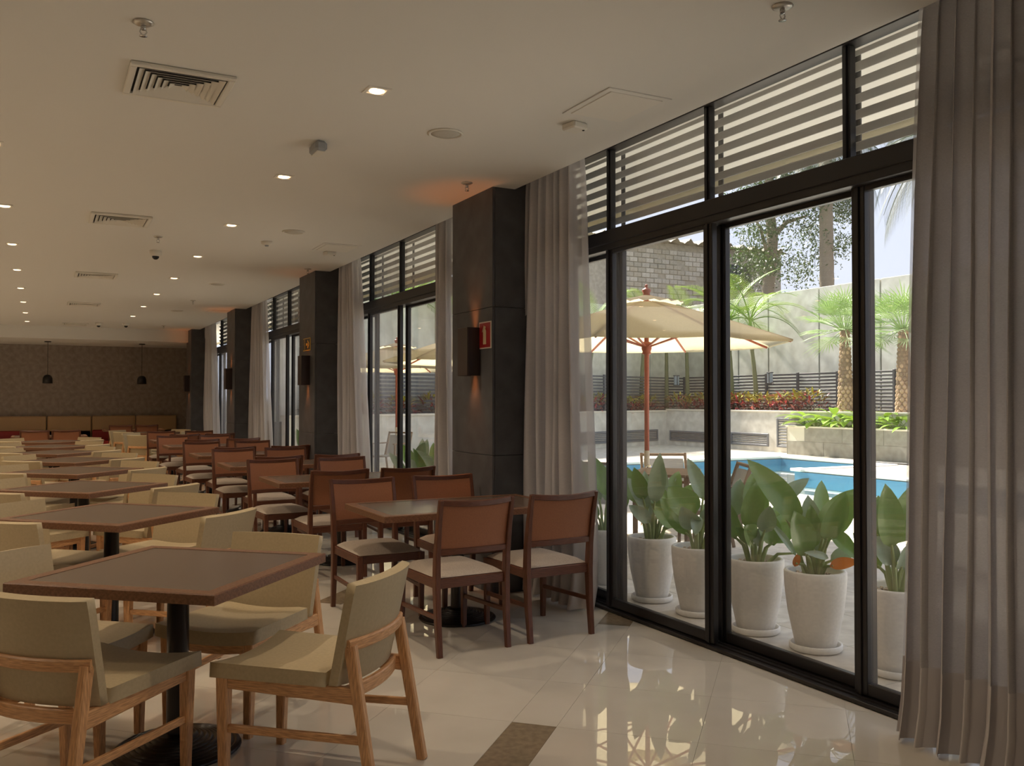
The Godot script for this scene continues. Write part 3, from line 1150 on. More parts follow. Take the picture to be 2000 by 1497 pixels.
func table_base(o: Node3D, h: float):
	var s := S()
	var prof := [[0.0, 0.0], [0.25, 0.0], [0.256, 0.006], [0.25, 0.016]]
	for k in 9:
		var r := 0.238 - 0.0205 * k
		var y := 0.016 + 0.0035 * k + 0.00028 * k * k
		prof.append([r + 0.006, y - 0.001])
		prof.append([r, y + 0.007])
		prof.append([r - 0.007, y + 0.006])
		prof.append([r - 0.009, y])
	prof.append([0.05, 0.075])
	prof.append([0.0, 0.08])
	lathe(s, prof, 40)
	part("ridged_foot", s, M.cast_iron, o)
	s = S()
	lathe(s, [[0.0, 0.06], [0.05, 0.06], [0.044, 0.085], [0.0435, h - 0.06], [0.05, h - 0.055], [0.05, h - 0.04], [0.0, h - 0.04]], 28)
	part("column", s, M.cast_iron, o)
	s = S()
	for k in 2:
		box(s, Vector3(0.44, 0.018, 0.05) if k == 0 else Vector3(0.05, 0.018, 0.44), Vector3(0, h - 0.032, 0), 0.004)
	part("spider", s, M.cast_iron, o)

func make_table(w: float, d: float, called: String, grp: String) -> Node3D:
	var o := thing(called, "", "table", Vector3.ZERO, 0, grp)
	var h := 0.755
	var e := 0.055
	for k in [-1, 1]:
		var s := S()
		# mitred edge boards
		for ax in 2:
			s = S()
			var L := (w if ax == 0 else d) / 2
			var D := (d if ax == 0 else w) / 2
			var poly := PackedVector2Array([Vector2(-L, D), Vector2(L, D), Vector2(L - e, D - e), Vector2(e - L, D - e)])
			var pp := PackedVector2Array()
			for p in poly:
				var q := Vector2(p.x, p.y * k)
				pp.append(q if ax == 0 else Vector2(q.y, q.x))
			var lo := PackedVector3Array()
			var mi := PackedVector3Array()
			var hi := PackedVector3Array()
			for p in pp:
				var c := Vector2(p.x * (1 - 0.004 / (w / 2)), p.y * (1 - 0.004 / (d / 2)))
				lo.append(Vector3(p.x, h - 0.04, p.y))
				mi.append(Vector3(p.x, h - 0.004, p.y))
				hi.append(Vector3(c.x, h, c.y))
			loft(s, [lo, mi, hi], -1)
			part("edge_board", s, M.table_edge, o)
	var t := S()
	box(t, Vector3(w - 2 * e - 0.001, 0.03, d - 2 * e - 0.001), Vector3(0, h - 0.0165, 0), 0.001)
	part("laminate_top", t, M.laminate, o)
	table_base(o, h)
	return o

func cream(at: Vector2, deg: float, label: String):
	var p := Vector3(at.x, 0, at.y)
	if cream0 == null:
		cream0 = make_cream()
		cream0.position = p
		cream0.rotation.y = deg_to_rad(deg)
		cream0.set_meta("label", label)
		return
	copy(cream0, "upholstered_chair", label, p, deg_to_rad(deg))

func brown(at: Vector2, deg: float, label: String):
	var p := Vector3(at.x, 0, at.y)
	if brown0 == null:
		brown0 = make_brown()
		brown0.position = p
		brown0.rotation.y = deg_to_rad(deg)
		brown0.set_meta("label", label)
		return
	copy(brown0, "cane_back_chair", label, p, deg_to_rad(deg))

func square_table(at: Vector2, deg: float, label: String):
	if sq0 == null:
		sq0 = make_table(0.9, 0.9, "square_table", "square pedestal tables")
		sq0.position = Vector3(at.x, 0, at.y)
		sq0.rotation.y = deg_to_rad(deg)
		sq0.set_meta("label", label)
		return
	copy(sq0, "square_table", label, Vector3(at.x, 0, at.y), deg_to_rad(deg))

func long_table(at: Vector2, label: String, w := 1.3):
	if long0 == null:
		long0 = make_table(w, 0.79, "long_table", "long pedestal tables")
		long0.position = Vector3(at.x, 0, at.y)
		long0.set_meta("label", label)
		return
	copy(long0, "long_table", label, Vector3(at.x, 0, at.y), 0)

# the row of diamond-set tables down the middle of the room
func dining_left():
	var T := [[0.508, -3.97, 48.6], [0.384, -6.05, 45.0], [0.3, -8.0, 46.0], [0.29, -9.87, 45.0], [0.32, -11.6, 45.0], [0.17, -13.4, 45.0], [0.13, -15.15, 45.0], [0.1, -16.95, 45.0]]
	# chair offsets from the table centre where the photograph shows them pulled out: window side near, aisle side near, window side far, aisle side far
	var off := {
		0: [[0.41, 0.431, 46], [-0.298, 0.262, -45], [0.293, -0.289, 135], [-0.42, -0.28, -135]],
		1: [[0.37, 0.34, 44], [-0.331, 0.18, -45], [0.306, -0.45, 135], [-0.32, -0.33, -136]],
	}
	var pos := ["near right side", "near left side", "far right side", "far left side"]
	for i in T.size():
		var c := Vector2(T[i][0], T[i][1])
		square_table(c, T[i][2], "square dark topped table set diamond wise, %s from the camera in the middle row" % ORD[i])
		for k in 4:
			var o: Array = [[0.36, 0.36, 45], [-0.34, 0.33, -45], [0.36, -0.36, 135], [-0.34, -0.34, -135]][k]
			if off.has(i): o = off[i][k]
			var j := 0.0 if off.has(i) else 1.0
			var dx := rng.randf_range(-0.05, 0.05) * j
			var dz := rng.randf_range(-0.05, 0.05) * j
			var da := rng.randf_range(-5, 5) * j
			cream(c + Vector2(o[0] + dx, o[1] + dz), o[2] + da, "cream upholstered oak framed chair on the %s of the %s middle row table" % [pos[k], ORD[i]])

# the row of long tables along the windows, each with two chairs in front and two behind
func dining_right():
	var R := [[1.805, -5.087], [1.745, -7.5], [1.72, -9.55], [1.70, -11.57], [1.64, -13.97], [1.66, -16.1]]
	for i in R.size():
		var x: float = R[i][0]
		var z: float = R[i][1]
		long_table(Vector2(x + 0.65, z - 0.395), "long dark topped table by the windows, %s from the camera" % ORD[i])
		var near := [[x + 0.39, z + 0.11, 3.0], [x + 0.985, z + 0.085, 3.0]]
		var far := [[x + 0.24, z - 0.79 - 0.03, 181.0], [x + 0.86, z - 0.79 - 0.05, 179.0]]
		for k in 2:
			var sd: String = ["left", "right"][k]
			var j := 0.0 if i == 0 else 1.0
			brown(Vector2(near[k][0] + rng.randf_range(-0.04, 0.04) * j, near[k][1] + rng.randf_range(-0.04, 0.04) * j), near[k][2] + rng.randf_range(-3, 3) * j, "dark cane back chair seen from behind, %s one before the %s window table" % [sd, ORD[i]])
			brown(Vector2(far[k][0] + rng.randf_range(-0.03, 0.03) * j, far[k][1] + rng.randf_range(-0.04, 0.04) * j), far[k][2] + rng.randf_range(-3, 3) * j, "dark cane back chair facing us, %s one behind the %s window table" % [sd, ORD[i]])

func dining_far():
	var D := [[2.22, -18.7, "nearer"], [2.1, -20.6, "farther"]]
	for a in D:
		var c := Vector2(a[0], a[1])
		square_table(c, 45, "square table set diamond wise by the end wall, the %s of two" % a[2])
		for o in [[-0.4, 0.4, -45, "near left"], [0.4, 0.4, 45, "near right"], [-0.42, -0.42, -135, "far left"], [0.42, -0.42, 135, "far right"]]:
			cream(c + Vector2(o[0], o[1]), o[2], "cream chair at the %s of the %s diamond table by the end wall" % [o[3], a[2]])
	for a in [[0.13, "left"]]:
		long_table(Vector2(a[0], -19.6), "long table standing in front of the banquette on the left")
		brown(Vector2(-0.12, -19.0), 0, "dark cane back chair before the banquette table, left of the pair")
		brown(Vector2(0.4, -19.0), 0, "dark cane back chair before the banquette table, right of the pair")
	long_table(Vector2(1.9, -22.9), "long table standing in front of the red banquette seat")
	brown(Vector2(1.56, -22.2), 0, "dark cane back chair before the red banquette seat, left of the pair")
	brown(Vector2(2.1, -22.2), 0, "dark cane back chair before the red banquette seat, right of the pair")

# ------------------------------------------------------------------ the terrace
func terrace():
	var o := thing("floor_terrace", "pale stone paving of the pool terrace", "paving", Vector3.ZERO, 0, "", "structure")
	var s := S()
	# bed around the pool opening
	for r in [[3.61, 10.2, -40.0, 4.0], [10.2, 30.0, -40.0, -17.05], [16.6, 30.0, -17.05, -13.9], [13.95, 30.0, -13.9, 4.0]]:
		box(s, Vector3(r[1] - r[0], 0.3, r[3] - r[2]), Vector3((r[0] + r[1]) / 2, -0.182, (r[2] + r[3]) / 2))
	part("paving_bed", s, M.deck_joint, o)
	s = S()
	for r in [[7.83, 10.2, -40.0, 4.0], [10.2, 20.0, -30.0, -17.05], [16.6, 20.0, -17.05, -13.9], [13.95, 20.0, -13.9, 4.0], [3.61, 7.83, -40.0, -8.0], [3.61, 7.83, -2.0, 4.0]]:
		box(s, Vector3(r[1] - r[0], 0.03, r[3] - r[2]), Vector3((r[0] + r[1]) / 2, -0.018, (r[2] + r[3]) / 2))
	part("distant_paving", s, M.deck_stone, o)
	for i in 7:
		for j in 10:
			var x := 3.62 + 0.6 * i
			var z := -8.0 + 0.6 * j
			s = S()
			box(s, Vector3(0.595, 0.03, 0.595), Vector3(x + 0.3, -0.018, z + 0.3), 0.002)
			part("paving_slab", s, M.deck_stone if (i + j) % 3 else M.deck_stone_cool, o)
	# eave over the doors
	s = S()
	box(s, Vector3(1.42, 0.16, 40.0), Vector3(4.32, 3.38, -14))
	solo("trim_3", s, M.eave_white, "white concrete eave projecting over the glass doors", "eave", Vector3.ZERO, "", "structure")
	s = S()
	box(s, Vector3(0.05, 0.26, 40.0), Vector3(5.055, 3.38, -14), 0.004)
	solo("trim_4", s, M.eave_edge, "cream fascia along the edge of the eave", "fascia", Vector3.ZERO, "", "structure")

func pool():
	var o := thing("swimming_pool", "L shaped blue tiled swimming pool with pale coping", "pool", Vector3.ZERO)
	# outline of the water, anticlockwise from the near left corner
	var P := [Vector2(10.2, -1.0), Vector2(10.2, -17.05), Vector2(16.6, -17.05), Vector2(16.6, -13.9), Vector2(13.95, -13.9), Vector2(13.95, -1.0)]
	var depth := -1.2
	var s := S()
	for r in [[10.2, 16.6, -17.05, -13.9], [10.2, 13.95, -13.9, -1.0]]:
		box(s, Vector3(r[1] - r[0] + 0.3, 0.1, r[3] - r[2] + 0.3), Vector3((r[0] + r[1]) / 2, depth - 0.05, (r[2] + r[3]) / 2))
	part("pool_floor", s, M.pool_floor, o)
	for i in P.size():
		var a: Vector2 = P[i]
		var b: Vector2 = P[(i + 1) % P.size()]
		var m := (a + b) / 2
		var d := (b - a)
		var n := Vector2(-d.y, d.x).normalized()
		var out := -n if i != 99 else n
		# outward normal: away from the water
		var test := m + n * 0.1
		if Geometry2D.is_point_in_polygon(test, PackedVector2Array(P)): out = -n
		else: out = n
		var ang := atan2(-d.y, d.x)
		s = S()
		box(s, Vector3(d.length() + 0.02, 0.62, 0.1), Vector3(m.x + out.x * 0.02, -0.36, m.y + out.y * 0.02), 0.0, Basis(Vector3.UP, ang))
		part("waterline_tiles", s, M.pool_tile, o)
		s = S()
		box(s, Vector3(d.length() + 0.02, 0.6, 0.1), Vector3(m.x + out.x * 0.02, -0.97, m.y + out.y * 0.02), 0.0, Basis(Vector3.UP, ang))
		part("basin_wall", s, M.pool_floor, o)
		s = S()
		box(s, Vector3(d.length() + 0.3, 0.05, 0.3), Vector3(m.x + out.x * 0.12, -0.008, m.y + out.y * 0.12), 0.012, Basis(Vector3.UP, ang))
		part("coping", s, M.coping, o)
	s = S()
	var poly := PackedVector2Array()
	for p in P: poly.append(p)
	for r in [[10.2, 16.6, -17.05, -13.9], [10.2, 13.95, -13.9, -1.0]]:
		sheet(s, [[Vector3(r[0], -0.2, r[3]), Vector3(r[1], -0.2, r[3])], [Vector3(r[0], -0.2, r[2]), Vector3(r[1], -0.2, r[2])]])
	part("water", s, M.water, o)
	# skimmer pole on the deck
	s = S()
	tube(s, [Vector3(16.9, 0.02, -14.9), Vector3(17.0, 0.02, -13.2)], [0.02, 0.02], 8)
	solo("pool_pole", s, M.cast_iron, "thin dark pole lying on the paving beyond the pool", "pole")

# wall run: from a to b (x, z), base y0, height h, thickness t behind the line seen from the pool
func run(st: SurfaceTool, a: Vector2, b: Vector2, y0: float, y1: float, t: float, bevel := 0.0):
	var d := b - a
	var n := Vector2(-d.y, d.x).normalized()
	if n.dot(Vector2(10, -10) - a) > 0: n = -n
	var m := (a + b) / 2 + n * t / 2
	box(st, Vector3(d.length(), y1 - y0, t), Vector3(m.x, (y0 + y1) / 2, m.y), bevel, Basis(Vector3.UP, atan2(-d.y, d.x)))

func louvre_box(called: String, label: String, a: Vector2, b: Vector2, y0: float, y1: float, blades: int):
	var d := b - a
	var n := Vector2(-d.y, d.x).normalized()
	if n.dot(Vector2(10, -10) - a) < 0: n = -n
	var m := (a + b) / 2 + n * 0.012
	var o := thing(called, label, "vent grille", Vector3(m.x, y0, m.y), atan2(-d.y, d.x))
	var L := d.length()
	var H := y1 - y0
	var fz := 1.0 if n.dot(Vector2(sin(o.rotation.y), cos(o.rotation.y))) > 0 else -1.0
	var s := S()
	for k in [-1, 1]:
		box(s, Vector3(0.05, H, 0.05), Vector3((L / 2 - 0.025) * k, H / 2, 0), 0.004)
		box(s, Vector3(L - 0.1, 0.05, 0.05), Vector3(0, H / 2 + (H / 2 - 0.025) * k, 0), 0.004)
	part("frame", s, M.grille_grey, o)
	s = S()
	box(s, Vector3(L - 0.1, H - 0.1, 0.006), Vector3(0, H / 2, -0.018 * fz))
	part("backing", s, M.window_dark, o)
	for k in blades:
		var y := 0.05 + (H - 0.1) * (k + 0.5) / blades
		s = S()
		box(s, Vector3(L - 0.1, 0.008, 0.045), Vector3.ZERO, 0.002, Basis(Vector3(1, 0, 0), 0.7 * fz))
		var bl := part("slat", s, M.grille_grey, o)
		bl.position = Vector3(0, y, 0)

const CORNER := Vector2(18.0, -23.6)
const LEFT_END := Vector2(6.0, -19.4)

func terrace_walls():
	# the far run leans a little towards the pool, as it does in the photograph
	var C := CORNER
	var A := Vector2(13.9, -22.3)
	var dirL := (A - C).normalized()
	var L1 := C + dirL * 14.0
	var s := S()
	run(s, C, Vector2(18.0, -8.0), -0.2, 1.10, 0.2)
	run(s, C, L1, -0.2, 1.06, 0.2)
	solo("planter_wall", s, M.render_grey, "long grey rendered planter wall behind the pool", "wall", Vector3.ZERO, "", "structure")
	s = S()
	run(s, C + Vector2(-0.03, 0), Vector2(17.97, -8.0), 1.10, 1.15, 0.28, 0.006)
	run(s, C + Vector2(0, 0.03), L1 + Vector2(0, 0.03), 1.06, 1.11, 0.28, 0.006)
	solo("wall_coping", s, M.cap_stone, "thin pale coping on the grey planter wall", "coping", Vector3.ZERO, "", "structure")
	s = S()
	box(s, Vector3(1.9, 0.9, 14.0), Vector3(19.2, 0.5, -16.2))
	var nL := Vector2(dirL.y, -dirL.x)
	if nL.y > 0: nL = -nL
	var mL := C + dirL * 7.0 + nL * 1.12
	box(s, Vector3(13.6, 0.9, 1.8), Vector3(mL.x, 0.5, mL.y), 0.0, Basis(Vector3.UP, atan2(-dirL.y, dirL.x)))
	solo("planting_soil", s, M.soil, "dark soil in the long planter", "soil", Vector3.ZERO, "", "stuff")
	# vents in the wall
	louvre_box("vent_grille", "long low louvre vent in the planter wall left of the corner", C + dirL * 0.5, C + dirL * 2.6, 0.14, 0.5, 5)
	louvre_box("vent_grille", "long low louvre vent farthest left in the planter wall", C + dirL * 3.0, C + dirL * 5.6, 0.14, 0.5, 5)
	louvre_box("vent_grille", "long low louvre vent just right of the wall corner", Vector2(18.0, -23.4), Vector2(18.0, -21.3), 0.14, 0.46, 5)
	louvre_box("vent_grille", "long low louvre vent nearer the tall grille", Vector2(18.0, -20.5), Vector2(18.0, -18.95), 0.14, 0.5, 5)
	louvre_box("plant_room_grille", "tall square louvred grille in the planter wall", Vector2(18.0, -18.62), Vector2(18.0, -17.6), 0.14, 0.94, 9)
	# raised planter, clad in large stone tiles
	var o := thing("raised_planter", "low raised planter clad in pale stone tiles, right of the tall grille", "planter", Vector3.ZERO, 0, "", "structure")
	s = S()
	box(s, Vector3(0.24, 0.95, 9.9), Vector3(17.77, 0.245, -12.94))
	part("planter_core", s, M.block_joint, o)
	s = S()
	box(s, Vector3(0.3, 0.04, 9.95), Vector3(17.75, 0.74, -12.94), 0.006)
	part("coping", s, M.cap_stone, o)
	for row in 2:
		for k in 8:
			var z := -17.88 + 1.25 * k + (0.6 if row == 1 else 0.0)
			s = S()
			box(s, Vector3(0.02, 0.358, 1.242), Vector3(17.645, 0.18 + 0.362 * row, z + 0.625), 0.002)
			part("stone_tile", s, M.block_tile, o)
	s = S()
	box(s, Vector3(0.26, 0.72, 0.02), Vector3(17.77, 0.36, -17.9), 0.002)
	part("stone_tile", s, M.block_tile, o)
	s = S()
	box(s, Vector3(0.7, 0.7, 9.8), Vector3(18.2, 0.36, -12.94))
	solo("raised_soil", s, M.soil, "dark soil in the raised planter", "soil", Vector3.ZERO, "", "stuff")
	# fence of horizontal slats
	var pz := [-24.9, -22.9, -20.9, -19.6, -18.1, -16.2, -14.2, -12.0]
	for i in pz.size() - 1:
		var za: float = pz[i]
		var zb: float = pz[i + 1]
		var f := thing("slat_fence", "dark grey slat fence panel before the right boundary wall, %s from the corner" % ORD[i], "fence", Vector3(19.8, 0.9, (za + zb) / 2), 0, "slat fence panels")
		fence_panel(f, zb - za, PI / 2)
	var fc := Vector2(19.8, -24.9)
	for i in 6:
		var a := fc + dirL * (2.2 * i)
		var m := a + dirL * 1.1
		var f := thing("slat_fence", "dark grey slat fence panel before the far boundary wall, %s from the corner" % ORD[i], "fence", Vector3(m.x, 0.88, m.y), atan2(-dirL.y, dirL.x), "slat fence panels")
		fence_panel(f, 2.2, 0)
	# small lanterns on the fence
	for a in [[Vector3(19.7, 2.12, -20.68), -PI / 2, "right of the corner"], [Vector3(19.0, 2.1, -24.35), 0.0, "left of the corner"]]:
		var l := thing("wall_lantern", "small grey box lantern on the fence, " + a[2], "lantern", a[0], a[1])
		s = S()
		for k in [-1, 1]:
			box(s, Vector3(0.07, 0.3, 0.08), Vector3(0.05 * k, 0, 0), 0.004)
		part("glass_box", s, M.lamp_grey, l)
		s = S()
		box(s, Vector3(0.2, 0.03, 0.1), Vector3(0, 0.16, 0), 0.004)
		box(s, Vector3(0.2, 0.03, 0.1), Vector3(0, -0.16, 0), 0.004)
		box(s, Vector3(0.02, 0.3, 0.1), Vector3.ZERO)
		part("lantern_frame", s, M.fence_grey, l)
	# boundary walls in tall cast panels
	var w := thing("boundary_wall", "tall pale boundary wall of cast panels right of the corner", "wall", Vector3.ZERO, 0, "", "structure")
	var js := [-27.5, -26.94, -23.09, -21.69, -19.57, -17.34, -15.95, -13.6, -11.0, -8.0]
	s = S()
	box(s, Vector3(0.2, 4.9, 20.0), Vector3(20.76, 2.34, -17.6))
	part("wall_core", s, M.render_shadow, w)
	for i in js.size() - 1:
		var za: float = js[i]
		var zb: float = js[i + 1]
		s = S()
		box(s, Vector3(0.06, 4.82, zb - za - 0.05), Vector3(20.63, 2.41, (za + zb) / 2), 0.01)
		part("wall_panel", s, M.render_light, w)
	var wl := thing("boundary_wall", "tall pale boundary wall of cast panels left of the corner", "wall", Vector3.ZERO, 0, "", "structure")
	var wc := Vector2(20.7, -25.75)
	s = S()
	run(s, wc + nL * 0.05, wc + nL * 0.05 + dirL * 16.6, -0.1, 4.5, 0.2)
	part("wall_core", s, M.render_shadow, wl)
	for i in 7:
		s = S()
		run(s, wc + dirL * (2.4 * i + 0.02), wc + dirL * (2.4 * i + 2.38), 0.0, 4.52, 0.06, 0.01)
		part("wall_panel", s, M.render_grey, wl)

func fence_panel(f: Node3D, L: float, turn: float):
	f.rotation.y += turn
	var H := 1.34
	for k in [-1, 1]:
		if k == 1: continue
		var s := S()
		box(s, Vector3(0.07, H + 0.03, 0.07), Vector3((L / 2 - 0.04) * k, H / 2, 0), 0.005)
		part("post", s, M.fence_grey, f)
	var s0 := S()
	box(s0, Vector3(L - 0.09, 0.055, 0.03), Vector3.ZERO, 0.004)
	s0.generate_normals()
	var mesh := s0.commit()
	for k in 14:
		piece("slat", mesh, M.fence_grey, f, Transform3D(Basis(), Vector3(0.035, 0.06 + 0.0955 * k, 0.0)))

# ------------------------------------------------------------------ parasols
func umbrellas():
	umbrella(Vector3(5.8, 0, -7.95), 18.4, "large cream octagonal parasol nearest the doors, on a red wooden pole")
	umbrella(Vector3(6.17, 0, -12.9), 10.0, "cream parasol half hidden behind the nearest column")
	umbrella(Vector3(6.28, 0, -17.0), 24.0, "cream parasol with red pole and crank seen through the second doors")

func umbrella(at: Vector3, phase: float, label: String):
	var o := thing("parasol", label, "parasol", at)
	var R := 1.54
	var hem := 2.06
	var apex := 2.55
	var rt := Vector3(0.886, 0, 0.464)
	var fw := Vector3(0.464, 0, -0.886)
	var V := []
	for k in 8:
		var a := deg_to_rad(phase + 45.0 * k)
		V.append(rt * cos(a) + fw * sin(a))
	var s := S()
	for k in 8:
		var a: Vector3 = V[k]
		var b: Vector3 = V[(k + 1) % 8]
		var rows := []
		for i in 9:
			var t := lerpf(0.13, 1.0, float(i) / 8)
			var row := []
			for j in 9:
				var u := float(j) / 8
				var sag := 4.0 * u * (1 - u)
				var d := a.lerp(b, u)
				var y := lerpf(apex, hem, pow(t, 1.12)) - 0.012 * sag * t
				row.append(d * R * t * (1.0 - 0.035 * sag * pow(t, 3.0)) + Vector3(0, y, 0))
			rows.append(row)
		# short turned-down hem
		var hm := []
		for p in rows[8]: hm.append(p * Vector3(0.995, 1, 0.995) - Vector3(0, 0.022, 0))
		rows.append(hm)
		sheet(s, rows, k + 1)
	part("canopy", s, M.canvas, o)
	s = S()
	for k in 8:
		var a: Vector3 = V[k]
		var b: Vector3 = V[(k + 1) % 8]
		var rows := []
		for i in 5:
			var t := lerpf(0.02, 0.27, float(i) / 4)
			var row := []
			for j in 7:
				var u := float(j) / 6
				var y := lerpf(apex + 0.035, apex - 0.055, float(i) / 4) + (0.012 * sin(u * TAU * 2.0) if i == 4 else 0.0)
				row.append(a.lerp(b, u) * R * t + Vector3(0, y, 0))
			rows.append(row)
		sheet(s, rows, k + 1)
	part("vent_cap", s, M.canvas, o)
	s = S()
	tube(s, [Vector3(0, 0.86, 0), Vector3(0, apex + 0.04, 0)], [0.026, 0.026], 14)
	part("pole", s, M.red_wood, o)
	s = S()
	tube(s, [Vector3(0, 0.04, 0), Vector3(0, 0.5, 0)], [0.024, 0.024], 14)
	part("lower_pole", s, M.red_wood, o)
	s = S()
	lathe(s, [[0.0, 0.48], [0.03, 0.48], [0.03, 0.9], [0.0, 0.9]], 14)
	part("sleeve", s, M.pole_steel, o, "pale metal sleeve")
	s = S()
	lathe(s, [[0.0, 0.0], [0.05, 0.0], [0.05, 0.03], [0.0, 0.03]], 16, Vector3(0, 0.7, 0.035), 0, Basis(Vector3(1, 0, 0), PI / 2))
	tube(s, [Vector3(0, 0.7, 0.06), Vector3(-0.1, 0.68, 0.07), Vector3(-0.1, 0.6, 0.07)], [0.008, 0.008, 0.008], 6)
	part("crank", s, M.chrome, o)
	s = S()
	lathe(s, [[0.0, 0.0], [0.34, 0.0], [0.34, 0.03], [0.3, 0.05], [0.06, 0.06], [0.04, 0.2], [0.0, 0.2]], 28)
	part("base", s, M.pole_steel, o)
	s = S()
	lathe(s, [[0.0, apex + 0.02], [0.042, apex + 0.03], [0.035, apex + 0.05], [0.05, apex + 0.085], [0.042, apex + 0.1], [0.022, apex + 0.108], [0.014, apex + 0.125], [0.02, apex + 0.14], [0.0, apex + 0.158]], 16)
	part("finial", s, M.red_wood, o)
	s = S()
	lathe(s, [[0.0, 1.94], [0.04, 1.94], [0.05, 1.955], [0.044, 1.97], [0.055, 2.0], [0.055, 2.05], [0.045, 2.075], [0.0, 2.08]], 16)
	part("hub", s, M.red_wood, o)
	for k in 8:
		var d: Vector3 = V[k]
		s = S()
		var pts := []
		for i in 5:
			var t := lerpf(0.04, 0.985, float(i) / 4)
			pts.append(d * R * t + Vector3(0, lerpf(apex, hem, pow(t, 1.12)) - 0.028, 0))
		strip(s, pts, Vector2(0.024, 0.018), 0.003)
		part("rib", s, M.red_wood, o)
		s = S()
		bar(s, d * 0.05 + Vector3(0, 2.03, 0), d * R * 0.52 + Vector3(0, lerpf(apex, hem, pow(0.52, 1.12)) - 0.04, 0), Vector2(0.016, 0.022), Vector2(0.016, 0.022), 0.002, Vector3.UP)
		part("strut", s, M.red_wood, o)

# ------------------------------------------------------------------ patio table and chairs
func patio_set():
	var o := thing("patio_table", "small slatted teak table under the nearest parasol", "table", Vector3(5.62, 0, -7.38), PI / 4)
	var s := S()
	for k in [-1, 1]:
		s = S()
		box(s, Vector3(0.85, 0.03, 0.06), Vector3(0, 0.71, 0.28 * k), 0.006)
		part("edge_board", s, M.teak, o)
		s = S()
		box(s, Vector3(0.06, 0.03, 0.5), Vector3(0.395 * k, 0.71, 0), 0.006)
		part("edge_board", s, M.teak, o)
		for j in [-1, 1]:
			s = S()
			bar(s, Vector3(0.37 * k, 0, 0.25 * j), Vector3(0.37 * k, 0.695, 0.25 * j), Vector2(0.045, 0.045), Vector2(0.05, 0.05), 0.004)
			part("leg", s, M.teak, o)
	for k in 10:
		s = S()
		box(s, Vector3(0.05, 0.022, 0.5), Vector3(-0.3315 + 0.0737 * k, 0.712, 0), 0.004)
		part("slat", s, M.teak, o)
	s = S()
	for k in [-1, 1]:
		box(s, Vector3(0.7, 0.06, 0.02), Vector3(0, 0.665, 0.25 * k), 0.003)
	part("apron", s, M.teak, o)
	var a := patio_chair("sling chair behind the patio table, its back rail against the pool", Vector3(6.12, 0, -7.98), 2.68)
	copy(a, "sling_chair", "sling chair at the right of the patio table, seen from its side", Vector3(5.66, 0, -6.77), 1.08)
	copy(a, "sling_chair", "sling chair at the left of the patio table, mostly behind leaves", Vector3(5.0, 0, -7.75), -0.9)
	copy(a, "sling_chair", "sling chair under the far parasol seen through the second doors", Vector3(5.75, 0, -15.9), 2.2)

func patio_chair(label: String, at: Vector3, turn: float) -> Node3D:
	var o := thing("sling_chair", label, "chair", at, turn, "terrace sling chairs")
	for k in [-1, 1]:
		var s := S()
		bar(s, Vector3(0.25 * k, 0, -0.24), Vector3(0.25 * k, 0.62, -0.22), Vector2(0.03, 0.03), Vector2(0.03, 0.03), 0.004)
		part("front_leg", s, M.teak, o)
		s = S()
		bar(s, Vector3(0.25 * k, 0, 0.3), Vector3(0.25 * k, 0.42, 0.22), Vector2(0.03, 0.03), Vector2(0.03, 0.035), 0.004)
		part("rear_leg", s, M.teak, o)
		s = S()
		bar(s, Vector3(0.25 * k, 0.4, 0.2), Vector3(0.25 * k, 0.84, 0.35), Vector2(0.03, 0.045), Vector2(0.028, 0.035), 0.005)
		part("back_post", s, M.teak, o)
		s = S()
		bar(s, Vector3(0.25 * k, 0.635, -0.26), Vector3(0.25 * k, 0.635, 0.29), Vector2(0.05, 0.022), Vector2(0.045, 0.022), 0.006)
		part("armrest", s, M.teak, o)
		s = S()
		bar(s, Vector3(0.23 * k, 0.4, -0.23), Vector3(0.23 * k, 0.38, 0.24), Vector2(0.03, 0.04), Vector2(0.03, 0.04), 0.004)
		part("side_rail", s, M.teak, o)
	var s := S()
	box(s, Vector3(0.5, 0.03, 0.03), Vector3(0, 0.825, 0.345), 0.006)
	part("top_rail", s, M.teak, o)
	s = S()
	var rows := []
	for i in 7:
		var t := float(i) / 6
		var row := []
		for j in 5:
			var u := float(j) / 4 * 2 - 1
			row.append(Vector3(0.225 * u, lerpf(0.42, 0.78, t), lerpf(0.215, 0.33, t) + 0.03 * (1 - u * u)))
		rows.append(row)
	sheet(s, rows)
	part("back_sling", s, M.sling, o)
	s = S()
	rows = []
	for i in 7:
		var t := float(i) / 6
		var row := []
		for j in 5:
			var u := float(j) / 4 * 2 - 1
			row.append(Vector3(0.22 * u, 0.415 - 0.03 * sin(PI * t) * (1 - u * u), lerpf(-0.24, 0.22, t)))
		rows.append(row)
	sheet(s, rows)
	part("seat_sling", s, M.sling, o)
	return o

# ------------------------------------------------------------------ potted plants by the glass
func pot_shape(o: Node3D):
	var s := S()
	lathe(s, [[0.0, 0.02], [0.108, 0.02], [0.116, 0.03], [0.135, 0.12], [0.156, 0.22], [0.17, 0.33], [0.176, 0.42], [0.176, 0.452], [0.17, 0.46], [0.156, 0.46], [0.151, 0.45], [0.15, 0.4], [0.0, 0.4]], 40)
	part("pot", s, M.pot_clay, o)
	s = S()
	lathe(s, [[0.0, 0.38], [0.15, 0.38], [0.15, 0.418], [0.1, 0.424], [0.0, 0.428]], 24)
	part("soil", s, M.soil, o)
	s = S()
	var r := RandomNumberGenerator.new()
	r.seed = 5
	for k in 90:
		var a := r.randf() * TAU
		var q := sqrt(r.randf()) * 0.14
		box(s, Vector3(0.012, 0.008, 0.01) * r.randf_range(0.7, 1.5), Vector3(cos(a) * q, 0.426, sin(a) * q), 0.0, Basis(Vector3.UP, r.randf() * 3))
	part("gravel", s, M.gravel, o, "", "stuff")

